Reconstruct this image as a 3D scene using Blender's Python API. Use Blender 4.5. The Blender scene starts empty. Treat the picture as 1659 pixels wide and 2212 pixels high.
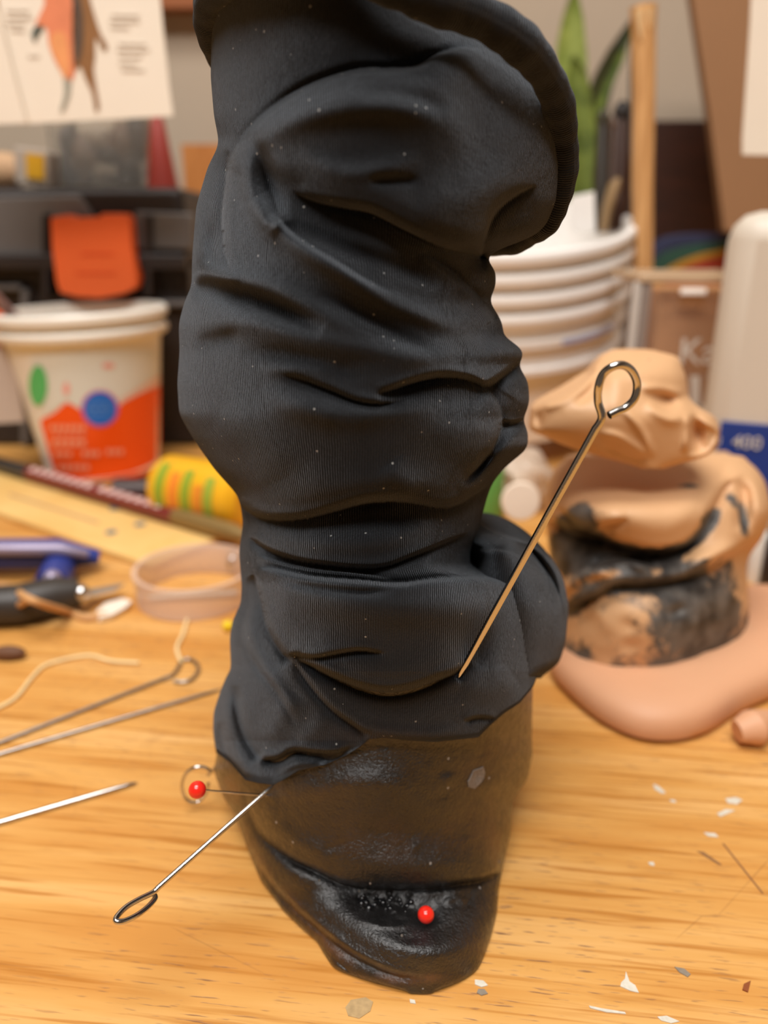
import bpy, bmesh, math, random
import numpy as np
from mathutils import Vector, Matrix
random.seed(7); np.random.seed(7)
S = bpy.context.scene
COL = S.collection

# ------------------------------------------------------------------ camera
F = 1661.0; CX = 829.5; CY = 1106.0; H = 0.175
PITCH = math.radians(20.0); cP, sP = math.cos(PITCH), math.sin(PITCH)
cam = bpy.data.cameras.new('camera'); camo = bpy.data.objects.new('camera', cam); COL.objects.link(camo)
camo.location = (0, 0, H); camo.rotation_euler = (math.radians(90) - PITCH, 0, 0)
cam.sensor_fit = 'VERTICAL'; cam.sensor_height = 24.0; cam.lens = F / 2212 * 24.0
cam.clip_start = 0.01; cam.clip_end = 20
cam.dof.use_dof = True; cam.dof.focus_distance = 0.172; cam.dof.aperture_fstop = 5.2
S.camera = camo
# ------------------------------------------------------------------ light and exposure
W = bpy.data.worlds.new('world'); S.world = W; W.use_nodes = True
W.node_tree.nodes['Background'].inputs[0].default_value = (1.0, 0.92, 0.82, 1)
W.node_tree.nodes['Background'].inputs[1].default_value = 0.05
def area(name, loc, target, sx, sy, power, col):
    l = bpy.data.lights.new(name, 'AREA'); l.shape = 'RECTANGLE'; l.size = sx; l.size_y = sy
    l.energy = power; l.color = col
    o = bpy.data.objects.new(name, l); COL.objects.link(o); o.location = loc
    o.rotation_euler = (Vector(target) - Vector(loc)).to_track_quat('-Z', 'Y').to_euler(); return o
area('ceiling_lamp', (-0.15, 0.03, 1.60), (-0.15, 0.12, 0), 1.0, 0.42, 21, (1.0, 0.975, 0.945))
area('ceiling_lamp_rear', (-0.2, -0.75, 1.75), (0, 0.6, 0.1), 1.2, 0.5, 33, (1.0, 0.97, 0.94))
S.view_settings.view_transform = 'Standard'; S.view_settings.look = 'None'
S.view_settings.gamma = 1.0; S.view_settings.use_curve_mapping = False
S.view_settings.exposure = 0.0

# ------------------------------------------------------------------ geometry helpers
def ray(px, py):
    a = (px - CX) / F; b = (CY - py) / F
    return np.array([a, cP + b * sP, -sP + b * cP])
def P(px, py, y):                 # the point seen at that pixel, y metres in front of the lens
    r = ray(px, py); return Vector(r * (y / r[1])) + Vector((0, 0, H))
def T(px, py, z=0.0):             # the point of the table top (or a height z above it)
    r = ray(px, py); return Vector(r * ((z - H) / r[2])) + Vector((0, 0, H))
def lin(h):
    h = h.lstrip('#'); o = []
    for i in (0, 2, 4):
        c = int(h[i:i+2], 16) / 255.0
        o.append(c / 12.92 if c <= 0.04045 else ((c + 0.055) / 1.055) ** 2.4)
    return (*o, 1.0)

def tagx(o, label=None, cat=None, group=None, kind=None):
    if label: o['label'] = label
    if cat: o['category'] = cat
    if group: o['group'] = group
    if kind: o['kind'] = kind
    return o
def thing(name, loc, label, cat, group=None):
    o = bpy.data.objects.new(name, None); COL.objects.link(o); o.location = loc
    o.empty_display_size = 0.01
    return tagx(o, label, cat, group)
def link(name, me, mat=None, parent=None, smooth=True, label=None):
    o = bpy.data.objects.new(name, me); COL.objects.link(o)
    if mat: me.materials.append(mat)
    if smooth: me.polygons.foreach_set('use_smooth', [True] * len(me.polygons))
    if parent:
        o.parent = parent; p = parent; off = Vector((0, 0, 0))
        M = parent.matrix_basis.copy()
        while p.parent: p = p.parent; M = p.matrix_basis @ M
        o.matrix_parent_inverse = M.inverted()
    if label: o['label'] = label
    return o
class MB:
    """collects shapes in world coordinates and links them as one mesh object"""
    def __init__(s): s.v = []; s.f = []
    def add(s, V, Fc):
        k = len(s.v); s.v += [tuple(p) for p in V]; s.f += [tuple(i + k for i in f) for f in Fc]; return s
    def box(s, c, d, R=None):
        V = []
        for x in (-.5, .5):
            for y in (-.5, .5):
                for z in (-.5, .5):
                    p = Vector((x * d[0], y * d[1], z * d[2]))
                    if R: p = R @ p
                    V.append(p + Vector(c))
        return s.add(V, [(0,1,3,2),(4,6,7,5),(0,4,5,1),(2,3,7,6),(0,2,6,4),(1,5,7,3)])
    def tube(s, pts, rad, n=12, closed=False, flat=1.0):
        pts = [Vector(p) for p in pts]; m = len(pts)
        if not hasattr(rad, '__len__'): rad = [rad] * m
        V = []; up = None
        for i in range(m):
            if closed: t = pts[(i+1) % m] - pts[i-1]
            else: t = pts[min(i+1, m-1)] - pts[max(i-1, 0)]
            t.normalize()
            if up is None:
                up = Vector((0, 0, 1)) if abs(t.z) < .9 else Vector((1, 0, 0))
            sx = t.cross(up).normalized(); up = sx.cross(t).normalized()
            for k in range(n):
                a = 2 * math.pi * k / n
                V.append(pts[i] + (sx * math.cos(a) + up * math.sin(a) * flat) * rad[i])
        Fc = []
        for i in range(m if closed else m - 1):
            for k in range(n):
                a = i * n + k; b = i * n + (k + 1) % n
                c = ((i + 1) % m) * n + (k + 1) % n; d = ((i + 1) % m) * n + k
                Fc.append((a, b, c, d))
        if not closed: Fc += [tuple(range(n))[::-1], tuple((m-1)*n + k for k in range(n))]
        return s.add(V, Fc)
    def lathe(s, prof, base, axis=(0, 0, 1), n=48, cap=True):
        q = Vector((0, 0, 1)).rotation_difference(Vector(axis).normalized()); base = Vector(base)
        V = []
        for r, z in prof:
            for k in range(n):
                a = 2 * math.pi * k / n
                V.append(base + q @ Vector((r * math.cos(a), r * math.sin(a), z)))
        m = len(prof); Fc = []
        for i in range(m - 1):
            for k in range(n):
                Fc.append((i*n+k, i*n+(k+1) % n, (i+1)*n+(k+1) % n, (i+1)*n+k))
        if cap:
            Fc.append(tuple(range(n))[::-1]); Fc.append(tuple((m-1)*n+k for k in range(n)))
        return s.add(V, Fc)
    def sphere(s, c, r, n=16, sc=(1, 1, 1)):
        prof = [(math.sin(math.pi*i/n)*r + 1e-7, -math.cos(math.pi*i/n)*r) for i in range(n+1)]
        k0 = len(s.v); s.lathe(prof, (0, 0, 0), n=2*n)
        for i in range(k0, len(s.v)):
            p = s.v[i]; s.v[i] = (p[0]*sc[0]+c[0], p[1]*sc[1]+c[1], p[2]*sc[2]+c[2])
        return s
    def prism(s, pts, ext):
        """a flat outline given an extent (a vector of thickness)"""
        pts = [Vector(p) for p in pts]; n = len(pts); e = Vector(ext)
        V = pts + [p + e for p in pts]
        return s.add(V, [tuple(range(n))[::-1], tuple(range(n, 2*n))] + [(i, (i+1) % n, (i+1) % n + n, i + n) for i in range(n)])
    def build(s, name, mat, parent=None, smooth=True, bevel=0, sub=0, label=None, fix=True):
        me = bpy.data.meshes.new(name); me.from_pydata(s.v, [], s.f); me.update()
        if fix:
            bm = bmesh.new(); bm.from_mesh(me); bmesh.ops.recalc_face_normals(bm, faces=bm.faces); bm.to_mesh(me); bm.free()
        o = link(name, me, mat, parent, smooth, label)
        if bevel:
            b = o.modifiers.new('b', 'BEVEL'); b.width = bevel; b.segments = 3; b.limit_method = 'ANGLE'; b.angle_limit = math.radians(35); b.harden_normals = False
        if sub:
            b = o.modifiers.new('s', 'SUBSURF'); b.levels = sub; b.render_levels = sub
        if smooth: me.set_sharp_from_angle(angle=math.radians(40))
        return o
def crom(pts, k=6, closed=False):
    pts = [np.array(p, float) for p in pts]; n = len(pts); out = []
    for i in range(n if closed else n - 1):
        if closed: a, b, c, d = pts[i-1], pts[i], pts[(i+1) % n], pts[(i+2) % n]
        else:
            b, c = pts[i], pts[i+1]; a = pts[i-1] if i else 2*b - c; d = pts[i+2] if i + 2 < n else 2*c - b
        for j in range(k):
            t = j / k
            out.append(0.5 * ((2*b) + (c-a)*t + (2*a-5*b+4*c-d)*t*t + (3*b-a-3*c+d)*t**3))
    if not closed: out.append(pts[-1])
    return out

# ------------------------------------------------------------------ materials
def newmat(name):
    m = bpy.data.materials.new(name); m.use_nodes = True
    return m, m.node_tree, m.node_tree.nodes, m.node_tree.nodes['Principled BSDF']
def pmat(name, col, rough=0.5, metal=0.0, trans=0.0, ior=1.45, sheen=0.0, var=0.0, vscale=20, bump=0.0, bscale=200, alpha=1.0, sss=0.0, coat=0.0, spec=0.5):
    m, nt, N, b = newmat(name); L = nt.links
    if isinstance(col, str): col = lin(col)
    b.inputs['Base Color'].default_value = col; b.inputs['Roughness'].default_value = rough
    b.inputs['Metallic'].default_value = metal; b.inputs['Transmission Weight'].default_value = trans
    b.inputs['IOR'].default_value = ior; b.inputs['Sheen Weight'].default_value = sheen; b.inputs['Alpha'].default_value = alpha
    b.inputs['Coat Weight'].default_value = coat; b.inputs['Specular IOR Level'].default_value = spec
    if sss: b.inputs['Subsurface Weight'].default_value = sss; b.inputs['Subsurface Radius'].default_value = (.006, .003, .0015); b.inputs['Subsurface Scale'].default_value = 1.0
    tc = N.new('ShaderNodeTexCoord')
    n = N.new('ShaderNodeTexNoise'); n.inputs['Scale'].default_value = vscale; n.inputs['Detail'].default_value = 6
    L.new(tc.outputs['Object'], n.inputs['Vector'])
    mx = N.new('ShaderNodeMix'); mx.data_type = 'RGBA'
    v = max(var, 0.04)
    mx.inputs[6].default_value = tuple(c * (1 - v) for c in col[:3]) + (1,)
    mx.inputs[7].default_value = tuple(min(1, c * (1 + v * .6)) for c in col[:3]) + (1,)
    L.new(n.outputs[0], mx.inputs[0]); L.new(mx.outputs[2], b.inputs['Base Color'])
    if bump:
        n2 = N.new('ShaderNodeTexNoise'); n2.inputs['Scale'].default_value = bscale; n2.inputs['Detail'].default_value = 4
        L.new(tc.outputs['Object'], n2.inputs['Vector'])
        bp = N.new('ShaderNodeBump'); bp.inputs['Strength'].default_value = 1.0; bp.inputs['Distance'].default_value = bump
        L.new(n2.outputs[0], bp.inputs['Height']); L.new(bp.outputs[0], b.inputs['Normal'])
    return m
def math_n(N, L, op, a, b=None, clamp=False):
    n = N.new('ShaderNodeMath'); n.operation = op; n.use_clamp = clamp
    for i, x in enumerate((a, b)):
        if x is None: continue
        if hasattr(x, 'links'): L.new(x, n.inputs[i])
        else: n.inputs[i].default_value = x
    return n.outputs[0]
def ramp(N, L, x, stops):
    r = N.new('ShaderNodeValToRGB'); e = r.color_ramp.elements
    while len(e) < len(stops): e.new(0.5)
    for k, (p, c) in enumerate(stops):
        e[k].position = p; e[k].color = c if hasattr(c, '__len__') else (c, c, c, 1)
    L.new(x, r.inputs[0]); return r.outputs[0]
def mix(N, L, f, a, b, mode='MIX'):
    m = N.new('ShaderNodeMix'); m.data_type = 'RGBA'; m.blend_type = mode
    for i, x in ((0, f), (6, a), (7, b)):
        if hasattr(x, 'links'): L.new(x, m.inputs[i])
        else: m.inputs[i].default_value = x
    return m.outputs[2]
def noise(N, L, vec, scale, detail=4, rough=0.55, dist=0.0):
    n = N.new('ShaderNodeTexNoise'); n.inputs['Scale'].default_value = scale; n.inputs['Detail'].default_value = detail
    n.inputs['Roughness'].default_value = rough; n.inputs['Distortion'].default_value = dist
    L.new(vec, n.inputs['Vector']); return n.outputs[0]
def mapping(N, L, vec, sc=(1, 1, 1), rot=(0, 0, 0), loc=(0, 0, 0)):
    m = N.new('ShaderNodeMapping'); m.inputs['Scale'].default_value = sc; m.inputs['Rotation'].default_value = rot; m.inputs['Location'].default_value = loc
    L.new(vec, m.inputs['Vector']); return m.outputs[0]

def wood_table():
    m, nt, N, b = newmat('varnished_desk_wood'); L = nt.links
    tc = N.new('ShaderNodeTexCoord').outputs['Object']
    v = mapping(N, L, tc, rot=(0, 0, math.radians(7)))
    w1 = noise(N, L, mapping(N, L, v, sc=(5, 60, 1)), 1.0, 4, .6, .25)
    w2 = noise(N, L, mapping(N, L, v, sc=(14, 420, 1)), 1.0, 3, .6, .4)
    w3 = noise(N, L, mapping(N, L, v, sc=(110, 1500, 1)), 1.0, 2, .5)
    big = noise(N, L, v, 9, 3)
    c = ramp(N, L, w1, [(0.34, lin('#c88a42')), (0.5, lin('#d49c54')), (0.66, lin('#dfac69'))])
    d1 = ramp(N, L, w2, [(0.34, 1.0), (0.48, 0.0)])
    c = mix(N, L, math_n(N, L, 'MULTIPLY', d1, 0.75), c, lin('#b06f26'))
    d2 = ramp(N, L, w3, [(0.31, 1.0), (0.38, 0.0)])
    d2 = math_n(N, L, 'MULTIPLY', d2, ramp(N, L, big, [(0.38, 0.1), (0.6, 0.9)]))
    c = mix(N, L, d2, c, lin('#6d4a3a'))
    grime = ramp(N, L, noise(N, L, v, 38, 6, .7), [(0.62, 0.0), (0.75, 0.35)])
    c = mix(N, L, grime, c, lin('#a5703c'))
    scr = N.new('ShaderNodeTexVoronoi'); scr.feature = 'DISTANCE_TO_EDGE'; scr.inputs['Scale'].default_value = 9
    L.new(mapping(N, L, v, sc=(1, 2.2, 1), rot=(0, 0, 1.0)), scr.inputs['Vector'])
    sc = math_n(N, L, 'MULTIPLY', ramp(N, L, scr.outputs['Distance'], [(0.0, 1.0), (0.004, 0.0)]), ramp(N, L, noise(N, L, v, 25, 2), [(0.52, 0.0), (0.6, 0.45)]))
    c = mix(N, L, sc, c, lin('#8a5a30'))
    L.new(c, b.inputs['Base Color']); b.inputs['Roughness'].default_value = .42; b.inputs['Specular IOR Level'].default_value = .35
    bp = N.new('ShaderNodeBump'); bp.inputs['Strength'].default_value = .5; bp.inputs['Distance'].default_value = .00015
    L.new(math_n(N, L, 'ADD', w2, math_n(N, L, 'MULTIPLY', d2, -0.8)), bp.inputs['Height']); L.new(bp.outputs[0], b.inputs['Normal'])
    return m
def plain_wood(name, a, bcol, sc=(60, 6, 6), rough=.5):
    m, nt, N, b = newmat(name); L = nt.links
    tc = N.new('ShaderNodeTexCoord').outputs['Object']
    w = noise(N, L, mapping(N, L, tc, sc=sc), 3.0, 5, .6, .5)
    L.new(ramp(N, L, w, [(0.3, lin(a)), (0.7, lin(bcol))]), b.inputs['Base Color']); b.inputs['Roughness'].default_value = rough
    return m
def fabric_mat():
    m, nt, N, b = newmat('black_rib_knit'); L = nt.links
    uv = N.new('ShaderNodeUVMap').outputs[0]
    tc = N.new('ShaderNodeTexCoord').outputs['Object']
    wv = N.new('ShaderNodeTexWave'); wv.bands_direction = 'X'; wv.inputs['Scale'].default_value = 0.31416 / 0.00056
    wv.inputs['Distortion'].default_value = 0.0; wv.wave_type = 'BANDS'
    nz = N.new('ShaderNodeTexNoise'); nz.inputs['Scale'].default_value = 260; nz.inputs['Detail'].default_value = 3; L.new(uv, nz.inputs['Vector'])
    add = N.new('ShaderNodeVectorMath'); add.operation = 'MULTIPLY_ADD'
    L.new(nz.outputs['Color'], add.inputs[0]); add.inputs[1].default_value = (0.00055, 0, 0); L.new(uv, add.inputs[2])
    L.new(add.outputs[0], wv.inputs['Vector'])
    rib = wv.outputs[1]
    st = noise(N, L, mapping(N, L, uv, sc=(2600, 1100, 1)), 1.0, 2, .6)
    fz = noise(N, L, tc, 900, 4, .7)
    broad = noise(N, L, tc, 60, 4)
    base = mix(N, L, ramp(N, L, broad, [(.35, 0.0), (.7, 1.0)]), (0.0040, 0.0042, 0.0048, 1), (0.0085, 0.0090, 0.0102, 1))
    base = mix(N, L, math_n(N, L, 'MULTIPLY', rib, 0.5), base, (0.018, 0.020, 0.024, 1))
    vo = N.new('ShaderNodeTexVoronoi'); vo.inputs['Scale'].default_value = 520; L.new(tc, vo.inputs['Vector'])
    col = N.new('ShaderNodeSeparateColor'); L.new(vo.outputs['Color'], col.inputs[0])
    spk = math_n(N, L, 'MULTIPLY', math_n(N, L, 'LESS_THAN', vo.outputs['Distance'], 0.13), math_n(N, L, 'GREATER_THAN', col.outputs[0], 0.90))
    base = mix(N, L, spk, base, (0.28, 0.28, 0.27, 1))
    at = N.new('ShaderNodeAttribute'); at.attribute_name = 'stain'
    dust = math_n(N, L, 'MULTIPLY', at.outputs['Fac'], ramp(N, L, noise(N, L, tc, 180, 5, .7), [(.3, .3), (.75, 1.0)]))
    base = mix(N, L, dust, base, lin('#3b2c23'))
    L.new(base, b.inputs['Base Color'])
    b.inputs['Roughness'].default_value = .92; b.inputs['Specular IOR Level'].default_value = .22
    b.inputs['Sheen Weight'].default_value = .28; b.inputs['Sheen Roughness'].default_value = .45; b.inputs['Sheen Tint'].default_value = (.64, .71, .80, 1)
    h = math_n(N, L, 'ADD', math_n(N, L, 'MULTIPLY', rib, 0.8), math_n(N, L, 'MULTIPLY', st, 0.7))
    h = math_n(N, L, 'ADD', h, math_n(N, L, 'MULTIPLY', fz, 0.7))
    bp = N.new('ShaderNodeBump'); bp.inputs['Strength'].default_value = 1.0; bp.inputs['Distance'].default_value = .00022
    L.new(h, bp.inputs['Height']); L.new(bp.outputs[0], b.inputs['Normal'])
    return m
def boot_mat(name='worn_black_coating', gl=.36):
    m, nt, N, b = newmat(name); L = nt.links
    tc = N.new('ShaderNodeTexCoord').outputs['Object']
    at = N.new('ShaderNodeAttribute'); at.attribute_name = 'stain'
    n1 = noise(N, L, tc, 75, 6, .65); n2 = noise(N, L, tc, 420, 5, .7); n3 = noise(N, L, tc, 1500, 3, .6)
    f = math_n(N, L, 'MULTIPLY', ramp(N, L, n1, [(.38, 0.05), (.62, 1.0)]), math_n(N, L, 'ADD', math_n(N, L, 'POWER', at.outputs['Fac'], 1.6), 0.02))
    f = math_n(N, L, 'MULTIPLY', f, ramp(N, L, n2, [(.3, .55), (.7, 1.1)]), True)
    c = mix(N, L, f, (0.0050, 0.0048, 0.0050, 1), lin('#5c3a22'))
    vo = N.new('ShaderNodeTexVoronoi'); vo.inputs['Scale'].default_value = 420; L.new(tc, vo.inputs['Vector'])
    col = N.new('ShaderNodeSeparateColor'); L.new(vo.outputs['Color'], col.inputs[0])
    spk = math_n(N, L, 'MULTIPLY', math_n(N, L, 'LESS_THAN', vo.outputs['Distance'], 0.16), math_n(N, L, 'GREATER_THAN', col.outputs[0], 0.95))
    c = mix(N, L, spk, c, (0.22, 0.21, 0.20, 1))
    L.new(c, b.inputs['Base Color'])
    L.new(ramp(N, L, n2, [(.32, gl - .14), (.66, gl + .25)]), b.inputs['Roughness'])
    bp = N.new('ShaderNodeBump'); bp.inputs['Strength'].default_value = 1.0; bp.inputs['Distance'].default_value = .00033
    h = math_n(N, L, 'ADD', math_n(N, L, 'MULTIPLY', n2, 1.3), math_n(N, L, 'MULTIPLY', n3, .8))
    h = math_n(N, L, 'ADD', h, math_n(N, L, 'MULTIPLY', n1, .8))
    L.new(h, bp.inputs['Height']); L.new(bp.outputs[0], b.inputs['Normal']); L.new(bp.outputs[0], b.inputs['Coat Normal'])
    b.inputs['Specular IOR Level'].default_value = .4; b.inputs['Coat Weight'].default_value = .85; b.inputs['Coat Roughness'].default_value = .26
    return m
def clay_mat():
    m, nt, N, b = newmat('smeared_tan_clay'); L = nt.links
    tc = N.new('ShaderNodeTexCoord').outputs['Object']
    at = N.new('ShaderNodeAttribute'); at.attribute_name = 'stain'
    n1 = noise(N, L, tc, 62, 7, .7, .25); n2 = noise(N, L, tc, 14, 3)
    f = math_n(N, L, 'ADD', math_n(N, L, 'MULTIPLY', at.outputs['Fac'], 1.0), math_n(N, L, 'MULTIPLY', math_n(N, L, 'SUBTRACT', n1, 0.5), 1.9))
    f = math_n(N, L, 'MULTIPLY', ramp(N, L, f, [(.42, 0.0), (.62, 1.0)]), ramp(N, L, at.outputs['Fac'], [(0.0, 0.0), (.12, 1.0)]))
    tan = mix(N, L, n2, lin('#d2a172'), lin('#dcb084'))
    c = mix(N, L, f, tan, mix(N, L, ramp(N, L, noise(N, L, tc, 90, 4), [(.35, 0.0), (.65, 1.0)]), lin('#211e1d'), lin('#6b655f')))
    L.new(c, b.inputs['Base Color']); b.inputs['Roughness'].default_value = .5
    bp = N.new('ShaderNodeBump'); bp.inputs['Strength'].default_value = .7; bp.inputs['Distance'].default_value = .0008
    L.new(n1, bp.inputs['Height']); L.new(bp.outputs[0], b.inputs['Normal'])
    return m

M_table = wood_table(); M_fab = fabric_mat(); M_boot = boot_mat(); M_clay = clay_mat()
M_steel = pmat('bright_steel', (.60, .585, .57, 1), .18, 1.0, bump=.00002, bscale=3000)
M_dsteel = pmat('dull_steel', (.40, .36, .33, 1), .32, 1.0, bump=.00003, bscale=3000)
M_red = pmat('red_bead', '#ee2a1c', .22, coat=.4, sss=.1)
M_wall = pmat('painted_wall', '#b5a38e', .8, var=.10, vscale=6)
M_rm = pmat('room_paint', '#b9ab9a', .85, var=.05, vscale=3)

# ------------------------------------------------------------------ room shell
def slab(name, lo, hi, mat, kind='structure'):
    c = [(a + b) / 2 for a, b in zip(lo, hi)]; d = [b - a for a, b in zip(lo, hi)]
    o = MB().box(c, d).build(name, mat, smooth=False); o['kind'] = kind; return o
WALL_Y = 0.92
slab('wall_back', (-2.2, WALL_Y, -0.8), (2.2, WALL_Y + .1, 1.85), M_wall)
slab('floor', (-2.2, -2.2, -0.85), (2.2, WALL_Y, -0.8), pmat('dark_floor', '#6a5a4a', .6, var=.1))
slab('wall_left', (-2.3, -2.2, -0.8), (-2.2, WALL_Y, 1.85), M_rm); slab('wall_right', (2.2, -2.2, -0.8), (2.3, WALL_Y, 1.85), M_rm)
slab('wall_front', (-2.2, -2.3, -0.8), (2.2, -2.2, 1.85), M_rm); slab('ceiling', (-2.2, -2.2, 1.85), (2.2, WALL_Y, 1.9), M_rm)

# ------------------------------------------------------------------ the table
table = thing('workbench', (0, .35, 0), 'varnished orange wooden workbench top with scratches and paint flecks', 'table')
MB().box((0, .37, -.02), (1.7, 1.04, .04)).build('tabletop', M_table, table, smooth=False, bevel=.002)
for x in (-.75, .75):
    for y in (-.08, .82):
        MB().box((x, y, -.42), (.06, .06, .76)).build('leg', M_table, table, smooth=False)
M_fleck = pmat('dried_white_paint', '#d9d2c2', .6, var=.25, vscale=900)
M_fleckd = pmat('dried_grey_paint', '#8d8273', .6, var=.3, vscale=900)
def fleck(pts, mat, z=.00025):
    ring = [T(x, y, z) for x, y in pts]
    MB().prism([(p.x, p.y, 0.00002) for p in ring], (0, 0, z)).build('paint_fleck', mat, table, smooth=False)
fleck([(1352,2098),(1360,2120),(1372,2128),(1380,2144),(1362,2140),(1340,2130),(1342,2122),(1350,2114)], M_fleck)
fleck([(1272,2172),(1300,2178),(1350,2186),(1352,2190),(1310,2186),(1275,2177)], M_fleck)
fleck([(1420,2196),(1440,2194),(1468,2206),(1450,2210),(1428,2204)], M_fleck)
fleck([(1026,2116),(1044,2118),(1054,2128),(1040,2132),(1026,2126)], M_fleck)
fleck([(1033,2136),(1046,2136),(1054,2146),(1040,2150),(1030,2144)], M_fleckd)
fleck([(1457,2088),(1478,2092),(1492,2104),(1486,2110),(1468,2100)], M_fleckd)
fleck([(1411,1693),(1424,1699),(1438,1712),(1430,1714),(1414,1704)], M_fleck)
fleck([(1567,1725),(1590,1722),(1604,1728),(1592,1737),(1572,1734)], M_fleck)
fleck([(1549,1757),(1568,1748),(1588,1750),(1572,1757),(1556,1764)], M_fleck)
fleck([(1446,1727),(1458,1728),(1461,1733),(1450,1732)], M_fleck)
fleck([(1520,1798),(1545,1800),(1552,1808),(1530,1806)], M_fleck)
fleck([(1400,1862),(1412,1862),(1414,1870),(1404,1868)], M_fleck)
fleck([(885,2158),(896,2160),(898,2168),(886,2166)], M_fleck)
fleck([(758,2160),(790,2154),(806,2164),(800,2184),(776,2200),(752,2194),(746,2176)], pmat('rubbed_patch', '#b99a6c', .6, var=.4, vscale=700), .00015)
fleck([(1596,1578),(1606,1582),(1640,1800),(1630,1795)][:0] or [(1560,1822),(1564,1822),(1650,1930),(1646,1930)], pmat('scratch', '#8a5f3c', .6), .00012)
fleck([(1505,1838),(1520,1840),(1560,1868),(1552,1868)], pmat('scratch_light', '#8f6640', .6), .00012)
fleck([(1607,2125),(1622,2118),(1616,2142),(1604,2137)], pmat('brown_chip', '#8a4a25', .5), .0004)

# ------------------------------------------------------------------ relief builder for the sculpted shapes
def boxblur(a, k, times=3):
    for _ in range(times):
        for ax in (0, 1):
            n = a.shape[ax]
            pad = [(0, 0), (0, 0)]; pad[ax] = (k + 1, k)
            c = np.cumsum(np.pad(a, pad, mode='edge'), axis=ax)
            hi = [slice(None)] * 2; lo = [slice(None)] * 2
            hi[ax] = slice(2*k + 1, 2*k + 1 + n); lo[ax] = slice(0, n)
            a = (c[tuple(hi)] - c[tuple(lo)]) / (2*k + 1)
    return a
class Field:
    """displacement in metres over a region of view directions, sampled every 2 px"""
    def __init__(s, x0, y0, x1, y1, st=2.0):
        s.x0, s.y0, s.st = x0, y0, st; s.gain = 1.0
        s.nx = int((x1 - x0) / st) + 1; s.ny = int((y1 - y0) / st) + 1
        s.D = np.zeros((s.ny, s.nx)); s.C = np.zeros((s.ny, s.nx))
    def dist(s, pts, R):
        p = np.array(crom(pts, 4)) if len(pts) > 2 else np.array(pts, float)
        d = np.hypot(*(p[1:] - p[:-1]).T); cum = np.concatenate([[0], np.cumsum(d)])
        n = max(2, int(cum[-1] / 9)); tt = np.linspace(0, cum[-1], n + 1)
        p = np.stack([np.interp(tt, cum, p[:, 0]), np.interp(tt, cum, p[:, 1])], 1)
        i0 = max(0, int((p[:, 0].min() - R - s.x0) / s.st)); i1 = min(s.nx, int((p[:, 0].max() + R - s.x0) / s.st) + 1)
        j0 = max(0, int((p[:, 1].min() - R - s.y0) / s.st)); j1 = min(s.ny, int((p[:, 1].max() + R - s.y0) / s.st) + 1)
        X, Y = np.meshgrid(s.x0 + np.arange(i0, i1) * s.st, s.y0 + np.arange(j0, j1) * s.st)
        best = np.full(X.shape, 1e9); sg = np.zeros(X.shape); tp = np.zeros(X.shape)
        for k in range(len(p) - 1):
            a = p[k]; e = p[k+1] - a; l2 = e @ e
            qx = X - a[0]; qy = Y - a[1]
            t = np.clip((qx * e[0] + qy * e[1]) / l2, 0, 1)
            dx = qx - t * e[0]; dy = qy - t * e[1]; dd = dx*dx + dy*dy
            m = dd < best - 1e-9
            best[m] = dd[m]; sg[m] = np.sign(e[0]*qy - e[1]*qx)[m]; tp[m] = ((k + t) / (len(p) - 1))[m]
        return (slice(j0, j1), slice(i0, i1)), np.sqrt(best), sg, tp
    @staticmethod
    def taper(t, e0, e1):
        f = np.ones_like(t)
        if e0 > 0: f *= np.sin(np.clip(t / e0, 0, 1) * math.pi / 2)
        if e1 > 0: f *= np.sin(np.clip((1 - t) / e1, 0, 1) * math.pi / 2)
        return f
    def ridge(s, pts, A, w, e0=.3, e1=.3):
        sl, d, sg, t = s.dist(pts, 2.6 * w)
        s.D[sl] += A * s.gain * 1e-3 * np.exp(-(d / w) ** 2) * s.taper(t, e0, e1)
    def step(s, pts, over, A, w, Ld, G, g, e0=.25, e1=.25):
        """over: +1 the surface below (heading right) lies on top, -1 the surface above does"""
        sl, d, sg, t = s.dist(pts, max(2.2 * Ld, 3 * g)); tp = s.taper(t, e0, e1)
        o = sg * over > 0
        up = A * np.sqrt(np.clip(1 - (1 - np.clip(d / w, 0, 1)) ** 2, 0, 1)) * np.exp(-(d / Ld) ** 2) - G * .45 * np.exp(-(d / (g * .3)) ** 2)
        dn = -G * np.exp(-(d / g) ** 1.3)
        v = (1 + (s.gain-1)*.5) * 1e-3 * tp * np.where(o, up, dn)
        w_ = np.exp(-(d / 26.0) ** 2) * np.clip(tp * 3, 0, 1)
        v = w_ * v + (1 - w_) * boxblur(v, 9)
        s.D[sl] += v
    def dent(s, x, y, rx, ry, A, rot=0.0):
        X, Y = np.meshgrid(s.x0 + np.arange(s.nx) * s.st - x, s.y0 + np.arange(s.ny) * s.st - y)
        c, q = math.cos(rot), math.sin(rot); a = (X*c + Y*q) / rx; b = (-X*q + Y*c) / ry
        s.D += A * 1e-3 * np.exp(-(a*a + b*b))
    def spot(s, x, y, rx, ry, A, rot=0.0):
        X, Y = np.meshgrid(s.x0 + np.arange(s.nx) * s.st - x, s.y0 + np.arange(s.ny) * s.st - y)
        c, q = math.cos(rot), math.sin(rot); a = (X*c + Y*q) / rx; b = (-X*q + Y*c) / ry
        s.C += A * np.exp(-(a*a + b*b))
    def line(s, pts, A, w, e0=.2, e1=.2):
        sl, d, sg, t = s.dist(pts, 2.6 * w)
        s.C[sl] += A * np.exp(-(d / w) ** 2) * s.taper(t, e0, e1)
    def blur(s, k=1):
        for _ in range(k):
            D = s.D; D[1:-1] = (D[:-2] + 2*D[1:-1] + D[2:]) / 4; D[:, 1:-1] = (D[:, :-2] + 2*D[:, 1:-1] + D[:, 2:]) / 4
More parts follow.
